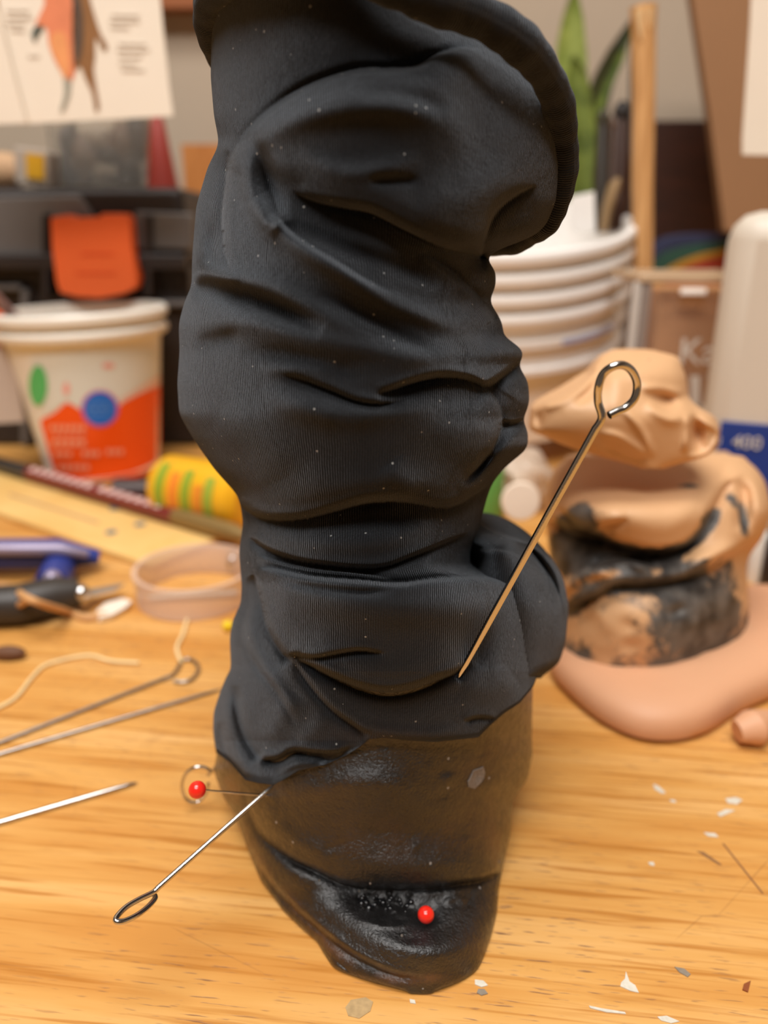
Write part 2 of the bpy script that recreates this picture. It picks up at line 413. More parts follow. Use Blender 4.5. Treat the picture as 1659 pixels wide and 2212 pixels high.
    def get(s, A, px, py):
        x = np.clip((px - s.x0) / s.st, 0, s.nx - 1.001); y = np.clip((py - s.y0) / s.st, 0, s.ny - 1.001)
        i = x.astype(int); j = y.astype(int); a = x - i; b = y - j
        return (A[j, i]*(1-a) + A[j, i+1]*a)*(1-b) + (A[j+1, i]*(1-a) + A[j+1, i+1]*a)*b
def tab(t, x):
    t = np.array(t, float); return np.interp(x, t[:, 0], t[:, 1])
def smooth1(a, k):
    for _ in range(k): a[1:-1] = (a[:-2] + 2*a[1:-1] + a[2:]) / 4
    return a

def soft(a):
    n = len(a); x = np.arange(n); k = min(14, n // 6)
    ends = 2 * a[0] - a[1:k+1][::-1], 2 * a[-1] - a[-k-1:-1][::-1]
    b = np.concatenate([ends[0], a, ends[1]])
    for _ in range(2):
        c = np.cumsum(np.concatenate([[0], b])); h = k // 2
        m = np.array([(c[min(len(b), i+h+1)] - c[max(0, i-h)]) / (min(len(b), i+h+1) - max(0, i-h)) for i in range(len(b))]); b = m
    return b[k:k+n]
def relief(name, py, XL, XR, yf, yc, field, mat, parent, ncf=300, ncb=60, pw=0.5, hem=None, y0=None, floor=None, off=0.0, label=None, seal=True, sm=3, backr=1.0, asym=0.0, calm=True, drop=False, rnd=4):
    """A closed body stacked from slices; each slice has its own left and right limit, a front distance yf and a middle distance yc.
    The front is shaped by the fold field, the back is a plain rounded back."""
    R = len(py)
    def dense(t_):
        g = np.arange(t_[0][0], t_[-1][0] + 1, 2.0); v = boxblur(np.repeat(tab(t_, g)[:, None], 2, 1), rnd)[:, 0]
        return list(zip(g, v))
    XL = dense(XL); XR = dense(XR)
    xl = smooth1(tab(XL, py), sm); xr = smooth1(tab(XR, py), sm); f_ = soft(tab(yf, py)); c_ = soft(tab(yc, py))
    th = np.linspace(0, math.pi, ncf)
    wf = (1 - np.cos(th)) / 2; wf = .35 * wf + .65 * np.linspace(0, 1, ncf)
    wb = np.linspace(1, 0, ncb + 2)[1:-1]; wb = (1 - np.cos(wb * math.pi)) / 2
    PY = np.repeat(py[:, None], ncf, 1)
    WF = np.repeat(wf[None], R, 0)
    if hem is not None:
        xn = xl[-1] + wf * (xr[-1] - xl[-1]); hy = tab(hem, xn); hy = smooth1(hy, 2)
        k = np.clip((py - y0) / (py[-1] - y0), 0, 1)[:, None]
        PY = np.where(py[:, None] > y0, y0 + k * (hy[None] - y0), PY)
        XLv = tab(XL, PY); XRv = tab(XR, PY); Fv = tab(yf, PY); Cv = tab(yc, PY)
        mlt = (py > y0)[:, None]
        XLv = np.where(mlt, XLv, xl[:, None]); XRv = np.where(mlt, XRv, xr[:, None]); Fv = np.where(mlt, Fv, f_[:, None]); Cv = np.where(mlt, Cv, c_[:, None])
    else:
        XLv = np.repeat(xl[:, None], ncf, 1); XRv = np.repeat(xr[:, None], ncf, 1); Fv = np.repeat(f_[:, None], ncf, 1); Cv = np.repeat(c_[:, None], ncf, 1)
    PX = XLv + WF * (XRv - XLv)
    b = (CY - PY) / F; hy_ = cP + b * sP; hz = -sP + b * cP
    def pts(px, yy, pyb, pz):                # yy = distance of the slice in y
        k = yy / hy_[:, :px.shape[1]] if px.shape[1] == hy_.shape[1] else yy / pyb
        return k
    u = 2 * WF - 1; prof = np.clip(1 - u*u, 0, 1) ** pw
    if calm:
        sl_ = boxblur(np.repeat(tab(XL, py)[:, None], 2, 1), 28)[:, [0]]; sr_ = boxblur(np.repeat(tab(XR, py)[:, None], 2, 1), 28)[:, [0]]
        us = (2 * PX - sl_ - sr_) / (sr_ - sl_); ps = np.clip(1 - us*us, 0, 1) ** pw
        tt = np.clip((np.abs(u) - .55) / .42, 0, 1); tt = tt*tt*(3 - 2*tt); prof = (1 - tt) * ps + tt * prof
    Y = Cv - (Cv - Fv) * prof + asym * u * (1 - prof)
    edge = np.clip(prof * 3.0, 0, 1)
    GX = Y / hy_ * (PX - CX) / F; GY = Y.copy()
    Y = Y - (field.get(field.D, PX, PY) * edge if field else 0) + off
    K = Y / hy_
    VX = K * (PX - CX) / F; VY = Y; VZ = H + K * hz
    # back
    WB = np.repeat(wb[None], R, 0); ub = 2 * WB - 1; pb = np.sqrt(np.clip(1 - ub*ub, 0, 1))
    last = PY[:, [0]] if hem is None else None
    def colv(A): return A[:, [-1]] * WB + A[:, [0]] * (1 - WB)
    Fb = np.repeat(f_[:, None], ncb, 1); Cb = np.repeat(c_[:, None], ncb, 1)
    PYb = colv(PY); bb = (CY - PYb) / F; hyb = cP + bb * sP; hzb = -sP + bb * cP
    xe0 = VX[:, [0]]; xe1 = VX[:, [-1]]; ye = VY[:, [0]] * (1 - WB) + VY[:, [-1]] * WB; ze = VZ[:, [0]] * (1 - WB) + VZ[:, [-1]] * WB
    BX = xe0 + WB * (xe1 - xe0); BY = ye + (Cb - Fb) * pb * backr; BZ = ze
    VX = np.concatenate([VX, BX], 1); VY = np.concatenate([VY, BY], 1); VZ = np.concatenate([VZ, BZ], 1)
    C = VX.shape[1]
    if seal:     # turn the rim inwards so that the edge has thickness
        for first in (True, False):
            i = 0 if first else -1
            cx_, cy_, cz_ = VX[i].mean(), VY[i].mean(), VZ[i].mean()
            rows = []
            for q in (0.94, 0.5, 0.02):
                if drop and not first: rows.append((cx_ + (VX[i]-cx_)*q, cy_ + (VY[i]-cy_)*q, VZ[i]*0 + .0003)); continue
                rows.append((cx_ + (VX[i]-cx_)*q, cy_ + (VY[i]-cy_)*q, (VZ[i] if not first else VZ[i]) * q + cz_ * (1 - q)))
            if first: rows = rows[::-1]
            for k3, arr in enumerate(('VX', 'VY', 'VZ')):
                A = {'VX': VX, 'VY': VY, 'VZ': VZ}[arr]; blk = np.array([r[k3] for r in rows])
                A = np.concatenate([blk, A], 0) if first else np.concatenate([A, blk], 0)
                if arr == 'VX': VX = A
                elif arr == 'VY': VY = A
                else: VZ = A
        PXc = np.concatenate([PX, BX * 0], 1)
    if floor is not None: VZ = np.maximum(VZ, floor)
    Rr = VX.shape[0]
    me = bpy.data.meshes.new(name); nv = Rr * C
    me.vertices.add(nv); me.vertices.foreach_set('co', np.stack([VX, VY, VZ], 2).astype(np.float32).ravel())
    i = np.arange(Rr - 1)[:, None]; j = np.arange(C)[None]; j2 = (j + 1) % C
    q = np.stack([i*C + j, i*C + j2, (i+1)*C + j2, (i+1)*C + j], 2).reshape(-1, 4)[:, ::-1]
    nf = len(q); me.loops.add(nf * 4); me.loops.foreach_set('vertex_index', q.ravel().astype(np.int32))
    me.polygons.add(nf); me.polygons.foreach_set('loop_start', (np.arange(nf) * 4).astype(np.int32))
    me.update(calc_edges=True)
    # uv: lengths along and across the cloth
    QX, QY = VX.copy(), VY.copy(); o3 = 3 if seal else 0
    QX[o3:o3+R, :ncf] = GX; QY[o3:o3+R, :ncf] = GY
    dx = np.sqrt(np.diff(QX, axis=1)**2 + np.diff(QY, axis=1)**2)
    U = np.concatenate([np.zeros((Rr, 1)), np.cumsum(dx, 1)], 1); xm = (PX[:, 0].mean() + PX[:, -1].mean()) / 2; xf_ = (xm - CX) / F
    rr_ = (VX[:, :ncf] / np.maximum(1e-6, VY[:, :ncf])); u0 = np.array([np.interp(0.0, QX[k_, :ncf] * cP / QY[k_, :ncf] - xf_, U[k_, :ncf]) for k_ in range(Rr)]); U = U - u0[:, None]
    # keep the ribs running down: smooth the across coordinate along the column
    for _ in range(40): U[1:-1] = (U[:-2] + U[1:-1]*2 + U[2:]) / 4
    dz = np.sqrt(np.diff(VX, axis=0)**2 + np.diff(VY, axis=0)**2 + np.diff(VZ, axis=0)**2)
    Vv = np.concatenate([np.zeros((1, C)), np.cumsum(dz, 0)], 0)
    uvl = me.uv_layers.new(name='UVMap'); fl = q.ravel()
    uvl.data.foreach_set('uv', np.stack([U.ravel()[fl], Vv.ravel()[fl]], 1).astype(np.float32).ravel())
    if field is not None:
        st = np.zeros((R, C)); st[:, :ncf] = field.get(field.C, PX, PY)
        st[:, ncf:] = st[:, [ncf-1]] * WB + st[:, [0]] * (1 - WB)
        if seal: st = np.concatenate([np.repeat(st[:1], 3, 0), st, np.repeat(st[-1:], 3, 0)], 0)
        a = me.attributes.new('stain', 'FLOAT', 'POINT'); a.data.foreach_set('value', np.clip(st, 0, 1).astype(np.float32).ravel())
    o = link(name, me, mat, parent, True, label)
    return o

#FABRIC
# ------------------------------------------------------------------ the sculpted leg
leg = thing('sculpted_leg', (0.0, .19, 0), 'sculpted bent leg in folded black knit fabric ending in a worn blackened clay boot', 'sculpture')
YF = [(-300,.166),(0,.165),(300,.158),(600,.155),(900,.150),(1040,.153),(1100,.157),(1200,.157),(1260,.152),(1450,.153),(1600,.160),(1700,.1575),(1800,.1560),(1880,.1522),(1905,.1518),(1925,.1525),(1960,.149),(2000,.1440),(2040,.1392),(2070,.1364),(2100,.1350),(2130,.1342),(2150,.1340)]
YC = [(-300,.205),(0,.203),(300,.200),(600,.197),(900,.196),(1100,.196),(1450,.197),(1600,.199),(1700,.194),(1800,.183),(1840,.179),(1900,.1695),(1930,.1648),(1966,.1595),(2000,.1545),(2032,.150),(2080,.1438),(2110,.1402),(2130,.1378),(2150,.1355)]
XL = [(-300,470),(0,456),(55,457),(166,455),(250,462),(300,472),(319,470),(360,449),(444,424),(555,415),(618,414),(650,399),(699,386),(759,388),(829,383),(894,387),(943,414),(1014,463),(1068,512),(1093,520),(1131,525),(1191,516),(1267,522),(1305,520),(1338,503),(1376,496),(1446,499),(1479,481),(1538,461),(1582,460),(1636,468),(1720,472)]
XR = [(-300,960),(-100,975),(0,1035),(55,1112),(116,1170),(189,1203),(277,1222),(360,1222),(433,1208),(488,1180),(513,1150),(530,1100),(548,1056),(561,1052),(585,1071),(618,1071),(650,1057),(694,1084),(732,1090),(742,1116),(759,1131),(774,1130),(786,1118),(824,1141),(867,1144),(894,1136),(905,1128),(932,1141),(970,1140),(1008,1092),(1041,1065),(1068,1054),(1120,1040),(1158,1029),(1186,1016),(1226,1014),(1240,1060),(1251,1122),(1262,1146),(1278,1160),(1348,1168),(1430,1169),(1720,1167)]
fd = Field(340, -320, 1280, 1760)
fd.gain = 1.4; st, rg = fd.step, fd.ridge
# upper tube and knee roll
st([(493,395),(497,350),(524,296),(580,240),(648,194),(715,166),(781,149),(842,148),(900,142),(945,118),(1000,104),(1060,108)], +1, 5.5, 60, 190, 2.2, 26, .16, .30)
rg([(500,370),(530,315),(598,266),(715,236),(831,226),(925,246),(1010,300)], 1.6, 34, .2, .4)
rg([(840,120),(890,100),(960,95)], .8, 40)
rg([(760,200),(870,205),(970,240)], -.9, 20)
rg([(640,330),(743,372),(831,362),(915,345)], .9, 22)
rg([(793,392),(850,390),(910,392)], -.8, 12)
rg([(535,290),(556,320),(574,370),(588,425),(600,480)], -3.2, 19, .6, .12)
rg([(515,330),(535,400),(565,470),(600,510)], 1.4, 22, .3, .3)
# underside of the knee roll
st([(628,404),(648,421),(693,438),(748,449),(804,460),(859,488),(915,516),(959,534),(1014,545),(1062,560)], -1, 2.8, 34, 90, 4.6, 48, .3, .05)
rg([(900,420),(980,430),(1060,400),(1120,360)], 1.0, 50)
# pocket on the right between roll and knee
st([(1036,560),(1047,516),(1062,471),(1090,438),(1136,408),(1165,400)], -1, 1.4, 20, 60, 7.0, 60, .02, .4)
# left edge of the knee over the side flap
st([(500,318),(492,352),(488,400),(482,450),(482,500),(486,545),(500,590)], -1, 1.4, 24, 60, 4.5, 40, .3, .3); fd.dent(458,530,16,44,-3)
rg([(440,560),(470,594),(520,604)], 1.0, 18)
# long diagonal fold
rg([(560,420),(590,472),(626,510),(671,545),(740,588),(821,640),(903,676),(984,706),(1050,735)], 2.3, 26, .1, .25)
rg([(601,478),(640,500),(700,520),(800,560),(900,590),(980,620),(1040,650)], -1.8, 24, .1, .4)
st([(601,471),(626,499),(671,532),(737,571),(793,606),(860,640)], +1, 1.6, 18, 60, 1.6, 18, .05, .45)
st([(905,540),(980,590),(1040,650),(1070,690)], +1, 2.4, 24, 60, 3.2, 30, .35, .02)
rg([(414,590),(490,600),(577,616),(664,661),(740,700),(840,725)], 1.6, 24, .05, .4)
rg([(408,625),(458,622),(539,648),(620,680),(700,715)], -2.6, 22, .1, .4)
rg([(686,629),(794,690),(881,735),(960,770)], -1.1, 16)
rg([(400,700),(480,690),(560,700),(660,725),(780,750),(900,765),(1000,760)], 1.7, 30, .2, .2)
rg([(520,760),(600,765),(700,790),(790,812)], -.9, 18)
rg([(560,800),(640,795),(740,800)], .7, 16)
rg([(420,745),(470,735),(520,725)], -1.0, 18)
# centre crease
st([(600,806),(650,818),(713,842),(772,866),(830,872),(880,862)], -1, .8, 18, 50, 2.2, 26, .4, .3)
st([(805,852),(848,842),(903,824),(957,814),(1011,820),(1049,834),(1084,815),(1128,776)], -1, 2.6, 26, 60, 5.2, 30, .25, .02)
rg([(560,850),(620,868),(740,896),(848,884),(960,862)], 1.5, 30, .3, .3)
# lower lobe
st([(1040,832),(1071,862),(1083,905),(1071,954),(1038,1003),(1006,1034)], +1, 2.4, 34, 120, 4.2, 40, .15, .25)
st([(1083,911),(1109,914),(1150,898)], -1, 1.2, 14, 26, 3.8, 18, .1, 0)
rg([(1100,860),(1120,830)], 1.0, 26)
rg([(1125,930),(1080,985),(1040,1030),(990,1062)], 1.8, 16, .1, .3)
rg([(1060,975),(1030,1015),(1000,1045)], -2.2, 10, .2, .3)
rg([(470,900),(560,960),(600,1040)], 1.0, 60)
# bottom of the lobe, neck
st([(508,1082),(550,1112),(593,1122),(658,1120),(729,1102),(783,1087),(832,1082),(881,1084),(946,1095),(984,1090),(1027,1066),(1064,1040)], -1, 2.6, 26, 60, 5.2, 40, .03, .1)
rg([(840,1000),(870,1040),(900,1070)], .8, 30)
rg([(560,1160),(640,1170),(760,1175),(860,1160),(960,1120)], 1.6, 28)
st([(538,1160),(579,1188),(633,1208),(698,1219),(769,1226),(830,1224),(888,1203),(970,1169),(1015,1150)], -1, 1.4, 20, 40, 3.2, 16, .05, .1)
st([(556,1196),(610,1214),(680,1228),(760,1236),(850,1250)], +1, .9, 8, 16, 1.6, 8, .1, .2)
st([(552,1236),(579,1226),(671,1245),(780,1254),(860,1260),(943,1250),(1051,1246),(1140,1262)], +1, 3.8, 26, 120, 3.0, 16, .12, .06)
rg([(600,1252),(671,1268),(780,1280),(861,1274)], -1.1, 9)
rg([(640,1300),(800,1320),(960,1320),(1100,1310)], 1.0, 36)
# left limit of the big fold and its two lower lips
st([(548,1238),(563,1289),(579,1354),(606,1403),(632,1432)], -1, 1.4, 24, 60, 4.0, 30, .1, .1)
st([(622,1412),(682,1420),(726,1412),(780,1405),(840,1413)], -1, 1.4, 20, 50, 2.0, 14, .1, .4)
st([(640,1421),(682,1443),(726,1465),(780,1486),(834,1495),(888,1488),(943,1469),(986,1450),(1020,1420)], -1, 2.2, 24, 60, 4.4, 30, .1, .2)
st([(632,1422),(660,1466),(693,1508),(726,1540),(769,1570),(800,1590)], -1, 1.5, 26, 50, 2.2, 16, .2, .15)
rg([(1000,1470),(1060,1490),(1110,1460)], 1.1, 34)
rg([(985,1468),(1000,1452)], -1.0, 9)
st([(1000,1560),(1030,1550),(1070,1552)], -1, .8, 12, 30, 1.6, 9)
rg([(760,1570),(840,1580),(930,1585),(1010,1575)], .8, 14)
st([(560,1640),(601,1640),(633,1622),(671,1626),(726,1628),(760,1612)], -1, 1.7, 16, 40, 3.6, 20, .15, .3)
rg([(690,1645),(740,1628),(780,1606)], -.9, 8)
rg([(600,1665),(640,1650),(690,1648)], .8, 10)
# strands on the left
rg([(535,1290),(545,1380),(580,1450),(640,1540)], .9, 14)
rg([(520,1350),(540,1420),(600,1500),(640,1570)], -.8, 8)
rg([(505,1478),(514,1538),(530,1593),(560,1645)], -2.0, 11, .2, .1)
rg([(486,1500),(492,1560),(510,1620),(545,1680)], .9, 10)
rg([(470,1560),(480,1610),(500,1650),(540,1690)], -1.5, 8, .2, .1)
rg([(535,1250),(530,1320),(512,1400)], -1.2, 12)
rg([(640,1500),(600,1560),(570,1610)], 1.0, 30)
rg([(700,1540),(680,1580),(640,1600)], .6, 20)
rng = np.random.RandomState(3)
for _ in range(70):
    x = rng.uniform(430, 1120); y = rng.uniform(60, 1640); a = rng.uniform(-.5, .5)
    l = rng.uniform(30, 90); rg([(x-l*math.cos(a), y-l*math.sin(a)), (x, y+rng.uniform(-8, 8)), (x+l*math.cos(a), y+l*math.sin(a))], rng.uniform(-.3, .3), rng.uniform(24, 50), .5, .5)
fd.gain = 1.0; fd.ridge([(1010,1430),(1050,1360),(1110,1250),(1160,1150)], -3.2, 46, .35, .3); fd.dent(1022,1408,38,46,-3.4); fd.dent(985,1470,26,22,1.2)
fd.blur(2)
fd.spot(470, 1560, 40, 110, .35); fd.spot(1190, 1400, 40, 70, .5); fd.spot(820, 1590, 120, 22, .4); fd.spot(520, 1400, 20, 60, .2)
HEM = [(455,1616),(470,1625),(498,1647),(530,1685),(557,1692),(590,1696),(612,1685),(644,1665),(704,1652),(747,1633),(780,1614),(801,1597),(834,1594),(888,1600),(943,1603),(1035,1593),(1059,1568),(1089,1541),(1122,1519),(1150,1484),(1167,1440)]
rows = np.concatenate([np.arange(-104, 1400, 2.0), np.linspace(1400, 1700, 170)])
sleeve = relief('fabric_sleeve', rows, XL, XR, YF, YC, fd, M_fab, leg, ncf=440, ncb=50, pw=.5, hem=HEM, y0=1402, off=-.0020)
# folded cloth sticking out at the lower right
f2 = Field(960, 1100, 1260, 1500)
f2.step([(1005,1195),(1050,1186),(1110,1195),(1170,1235)], +1, 1.6, 26, 70, .8, 14)
f2.dent(1018, 1214, 24, 26, -16.0, .3); f2.ridge([(1050,1185),(1120,1195),(1180,1240)], 1.2, 16)
f2.blur(1); f2.spot(1200, 1420, 60, 60, .5)
relief('side_fold', np.arange(1128, 1468, 2.5), [(1128,1018),(1150,1000),(1468,1010)], [(1128,1032),(1148,1067),(1167,1138),(1185,1167),(1202,1187),(1230,1208),(1256,1219),(1310,1229),(1386,1222),(1435,1208),(1468,1160)],
       [(1128,.205),(1170,.180),(1300,.172),(1468,.176)], [(1128,.210),(1200,.206),(1468,.200)], f2, M_fab, leg, ncf=150, ncb=30, pw=.5)
# rolled hem of the trouser end
hp = [(520,175,.235,.0016),(478,150,.222,.0018),(456,96,.206,.0024),(448,30,.196,.0030),(470,-30,.184,.0034),(560,-84,.168,.0036),(700,-96,.160,.0038),(840,-42,.1575,.0038),(925,-6,.158,.0037),(1020,28,.161,.0036),(1108,80,.165,.0035),(1168,144,.171,.0033),(1203,215,.178,.0031),(1218,290,.184,.0029),(1220,360,.188,.0028),(1206,435,.192,.0027),(1182,482,.196,.0026),(1146,508,.202,.0025),(1100,528,.210,.0024),(1000,520,.228,.0024),(800,420,.246,.0028),(620,260,.245,.0026)]
path = []; rad = []
q4 = crom([(*P(a, b, y), r * 1.06) for a, b, y, r in hp], 14, closed=True)
for v in q4: path.append(Vector(v[:3])); rad.append(v[3] * (1 + .05 * math.sin(len(rad) * .23) + .03 * math.sin(len(rad) * .71)))
ho = MB().tube(path, rad, 28, closed=True).build('rolled_hem', M_fab, leg)
me = ho.data; uvl = me.uv_layers.new(name='UVMap')
cum = [0]
for a, b in zip(path, path[1:]): cum.append(cum[-1] + (b - a).length)
for lp in me.loops:
    i, k = divmod(lp.vertex_index, 28); uvl.data[lp.index].uv = (cum[i], k / 28 * .02)
#BOOT
fb = Field(420, 1380, 1200, 2180); fb.gain = 1.0
fb.step([(530,1700),(538,1745),(556,1791),(586,1822),(634,1858),(682,1880),(730,1904),(779,1916),(851,1920),(923,1918),(984,1911),(1044,1899),(1092,1876)], -1, 2.2, 60, 110, 3.0, 22, .12, .0)
fb.ridge([(560,1815),(600,1862),(650,1905),(720,1955),(800,2010),(880,2045),(960,2050),(1020,2020),(1050,1950)], 1.6, 34, .25, .3)
fb.dent(835, 1950, 62, 26, -2.6, .1); fb.dent(921, 1978, 22, 20, -2.2)
fb.dent(985, 1945, 50, 22, -.6); fb.ridge([(880,1925),(960,1925),(1020,1915)], .8, 12); fb.ridge([(955,1950),(985,1940),(1010,1950)], .7, 9)
rngb = np.random.RandomState(5)
for _ in range(34): fb.dent(rngb.uniform(775, 890), rngb.uniform(1930, 1968), rngb.uniform(4, 8), rngb.uniform(4, 8), rngb.uniform(-.9, .9))
fb.ridge([(770,1985),(830,2000),(890,1998)], .6, 8)
fb.step([(505,1755),(540,1838),(600,1925),(680,2000),(760,2062),(850,2104),(930,2112)], -1, .7, 16, 30, 1.6, 22, .2, .2)
fb.dent(800, 1740, 200, 110, 2.2); fb.ridge([(600,1720),(700,1700),(820,1690),(900,1720)], .9, 30); fb.ridge([(560,1760),(640,1820),(720,1860)], .8, 22)
fb.dent(900, 1800, 90, 50, -.7); fb.ridge([(1060,1560),(1080,1650),(1050,1760)], .8, 34); fb.dent(1032, 1678, 13, 17, -.5); fb.dent(1032, 1676, 4, 6, -1.5)
for _ in range(60):
    x = rngb.uniform(500, 1110); y = rngb.uniform(1600, 2080); fb.dent(x, y, rngb.uniform(10, 34), rngb.uniform(6, 20), rngb.uniform(-.4, .4), rngb.uniform(-1, 1))
fb.blur(1)
for a in ((905,1650,120,36,.22),(800,1790,130,55,.30),(1050,1700,60,110,.45),(1075,1840,26,60,.8),(1000,1800,60,50,.40),(700,1700,90,40,.35),(860,1840,120,40,.32),(1090,1600,50,70,.40),
          (500,1720,30,60,.8),(620,1700,50,30,.25),(1040,2060,40,50,.6),(900,2115,130,16,.6)): fb.spot(*a)
fb.line([(620,1690),(710,1655),(800,1612),(900,1612),(1030,1604)], -.7, 26); fb.line([(560,1790),(640,1850),(740,1890),(850,1900),(980,1892),(1080,1870)], -.45, 26)
fb.line([(474,1680),(520,1780),(570,1880),(640,1970),(720,2050),(800,2100)], 1.0, 20, .05, .2)
fb.line([(800,2098),(880,2120),(960,2110)], .6, 12)
BXL = [(1440,500),(1560,476),(1640,466),(1663,462),(1680,466),(1725,483),(1761,507),(1839,537),(1900,562),(1966,610),(2000,645),(2032,682),(2060,698),(2092,718),(2104,745),(2114,773),(2124,800),(2130,826),(2137,852),(2145,890)]
BXR = [(1440,1140),(1484,1151),(1593,1149),(1628,1151),(1683,1140),(1725,1110),(1755,1106),(1791,1104),(1821,1098),(1875,1086),(1924,1077),(1972,1074),(2020,1062),(2056,1050),(2080,1041),(2098,1032),(2116,1008),(2129,982),(2137,960),(2145,930)]
rows = np.concatenate([np.arange(1470, 2100, 2.0), np.arange(2100, 2146, 1.5)])
bt = relief('boot', rows, BXL, BXR, YF, YC, fb, M_boot, leg, ncf=360, ncb=70, pw=.5, floor=0.0004, off=.0018, sm=1, rnd=2, drop=True)
spot = MB(); c = [P(1032+15*math.cos(a)+2*math.sin(3*a), 1677+21*math.sin(a)+3*math.cos(2*a), .1608) for a in np.linspace(0, 2*math.pi, 18, endpoint=False)]
bpy.context.view_layer.update()
from mathutils.bvhtree import BVHTree
def bvh(o):
    me = o.data; v = [tuple(o.matrix_world @ p.co) for p in me.vertices]; return BVHTree.FromPolygons(v, [tuple(p.vertices) for p in me.polygons])
TB = bvh(bt); TS = bvh(sleeve)
def hit(tree, px, py):
    d = Vector(ray(px, py)).normalized(); l, n, i, k = tree.ray_cast(Vector((0, 0, H)), d)
    if l is None: return P(px, py, .16), Vector((0, -1, 0))
    if n.dot(d) > 0: n = -n
    return l, n
M_chip = pmat('bare_grey_patch', '#857a70', .7, var=.5, vscale=1500, bump=.0004, bscale=2500)
def decal(tree, pts, lift, mat, name, parent):
    c = np.mean(np.array(pts, float), 0); l, n = hit(tree, *c); V = [l + n*lift*1.4]; k = len(pts)
    for q_, lf in ((.6, 1.3), (1.0, .9), (1.03, -.8)):
        for p in pts:
            l, n = hit(tree, c[0] + (p[0]-c[0])*q_, c[1] + (p[1]-c[1])*q_); V.append(l + n*lift*lf)
    Fc = [(0, 1+i, 1+(i+1) % k) for i in range(k)]
    for j in (0, 1): Fc += [(1+j*k+i, 1+(j+1)*k+i, 1+(j+1)*k+(i+1) % k, 1+j*k+(i+1) % k) for i in range(k)]
    return MB().add(V, Fc).build(name, mat, parent)
decal(TB, [(1043,1656),(1047,1668),(1044,1682),(1036,1692),(1024,1703),(1012,1700),(1010,1688),(1016,1678),(1022,1664),(1034,1660)], .0003, M_chip, 'bare_patch', leg)
l, n = hit(TB, 1030, 1678); MB().sphere(l, .0006, 8, (1, 1, 1.4)).build('pin_hole', pmat('hole_dark', (.004,.004,.004,1), .9), leg)
M_bead = pmat('glossy_black_glue', (.006,.006,.007,1), .12, coat=.5)
rgl = random.Random(9)
for k in range(26):
    x = rgl.uniform(778, 888); y = 1944 + (x-778)*.14 + rgl.uniform(-14, 16); l, n = hit(TB, x, y)
    MB().sphere(l, rgl.uniform(.0004, .0009), 6, (rgl.uniform(.8,1.3), 1, rgl.uniform(.8,1.3))).build('glue_bead', M_bead, leg)
for x, y in ((776,1925),(783,1934),(800,1908),(690,1902),(905,1966),(935,1968),(868,2022),(1078,1862),(800,1560)):
    l, n = hit(TB, x, y); MB().sphere(l, rgl.uniform(.00022,.0004), 5, (1,1,1.5)).build('dust_crumb', M_chip, leg)
#PINS
# ------------------------------------------------------------------ pins
def ring_pin(px_pts, r, label, mat=None, group='wire ring pins', table_z=None, k=8):
    """px_pts: tip first, then the neck, then round the eye"""
    if table_z is None: pts = [P(*p) for p in px_pts]
    else: pts = [T(p[0], p[1], table_z) for p in px_pts]
    t = thing('ring_pin', pts[0], label, 'pin', group)
    sh = [pts[0] + (pts[1] - pts[0]) * s for s in (0, .03, .08, .3, .6, .97)]
    rr = [r*.15, r*.55, r*.9, r, r, r]
    MB().tube(sh, rr, 14).build('shaft', mat or M_steel, t)
    ey = [Vector(v) for v in crom([sh[-1] - (pts[1]-pts[0]).normalized()*r] + pts[1:], k)]
    MB().tube(ey, r, 14).build('eye', mat or M_steel, t)
    return t
yb = .150; tip_y = hit(TS,985,1472)[0].y + .0015
while yb > .12:
    a_, b_ = P(985,1472,tip_y), P(1300,902,yb); ok_ = True
    for q_ in np.linspace(.06, .5, 30):
        p = a_ + (b_ - a_) * q_; dv = p - Vector((0,0,H)); l, n, i_, k_ = TS.ray_cast(Vector((0,0,H)), dv.normalized())
        if l is not None and (l - Vector((0,0,H))).length < dv.length + .0006: ok_ = False; break
    if ok_: break
    yb -= .0005
print('PIN', yb)
ring_pin([(985,1472,tip_y),(1300,902,yb),(1292,868,yb),(1293,835,yb-.001),(1303,808,yb-.001),(1324,792,yb-.0015),(1347,789,yb-.001),(1366,803,yb),(1376,830,yb+.001),(1371,860,yb+.001),(1352,880,yb+.001),(1332,889,yb+.0005),(1316,897,yb)],
         .00082, 'tall shiny ring pin stuck in the right front fold of the fabric')
ring_pin([(592,1695,hit(TS,592,1692)[0].y+.0005),(330,1928,.140),(300,1943,.137),(272,1960,.134),(252,1981,.131),(252,1990,.130),(268,1990,.1305),(294,1978,.133),(318,1960,.1365),(334,1942,.1395),(334,1934,.1405)],
         .00066, 'ring pin angled down to the lower left of the boot')
ring_pin([(500,1620,.225),(449,1674,.200),(452,1664,.199),(438,1657,.1985),(418,1659,.198),(400,1674,.198),(393,1697,.198),(398,1720,.199),(412,1733,.199),(432,1730,.2),(446,1712,.2),(450,1692,.2)],
         .00055, 'ring pin behind the red ball head at the left of the boot')
# pins lying on the table
zt = .0009
ring_pin([(-220,1690),(372,1459),(385,1443),(392,1428),(410,1424),(425,1434),(428,1449),(416,1466),(398,1473),(376,1472)], .0008, 'ring pin lying on the table with its eye near the boot', M_dsteel, table_z=zt)
ring_pin([(482,1487),(-120,1664),(-150,1668),(-165,1680),(-150,1690),(-125,1684)], .0008, 'thin ring pin lying flat with its tip pointing at the boot', M_dsteel, table_z=zt)
ring_pin([(297,1690),(-60,1794),(-90,1798),(-110,1812),(-90,1822),(-65,1812)], .0009, 'nearest ring pin lying on the table at the left edge', M_steel, table_z=zt)
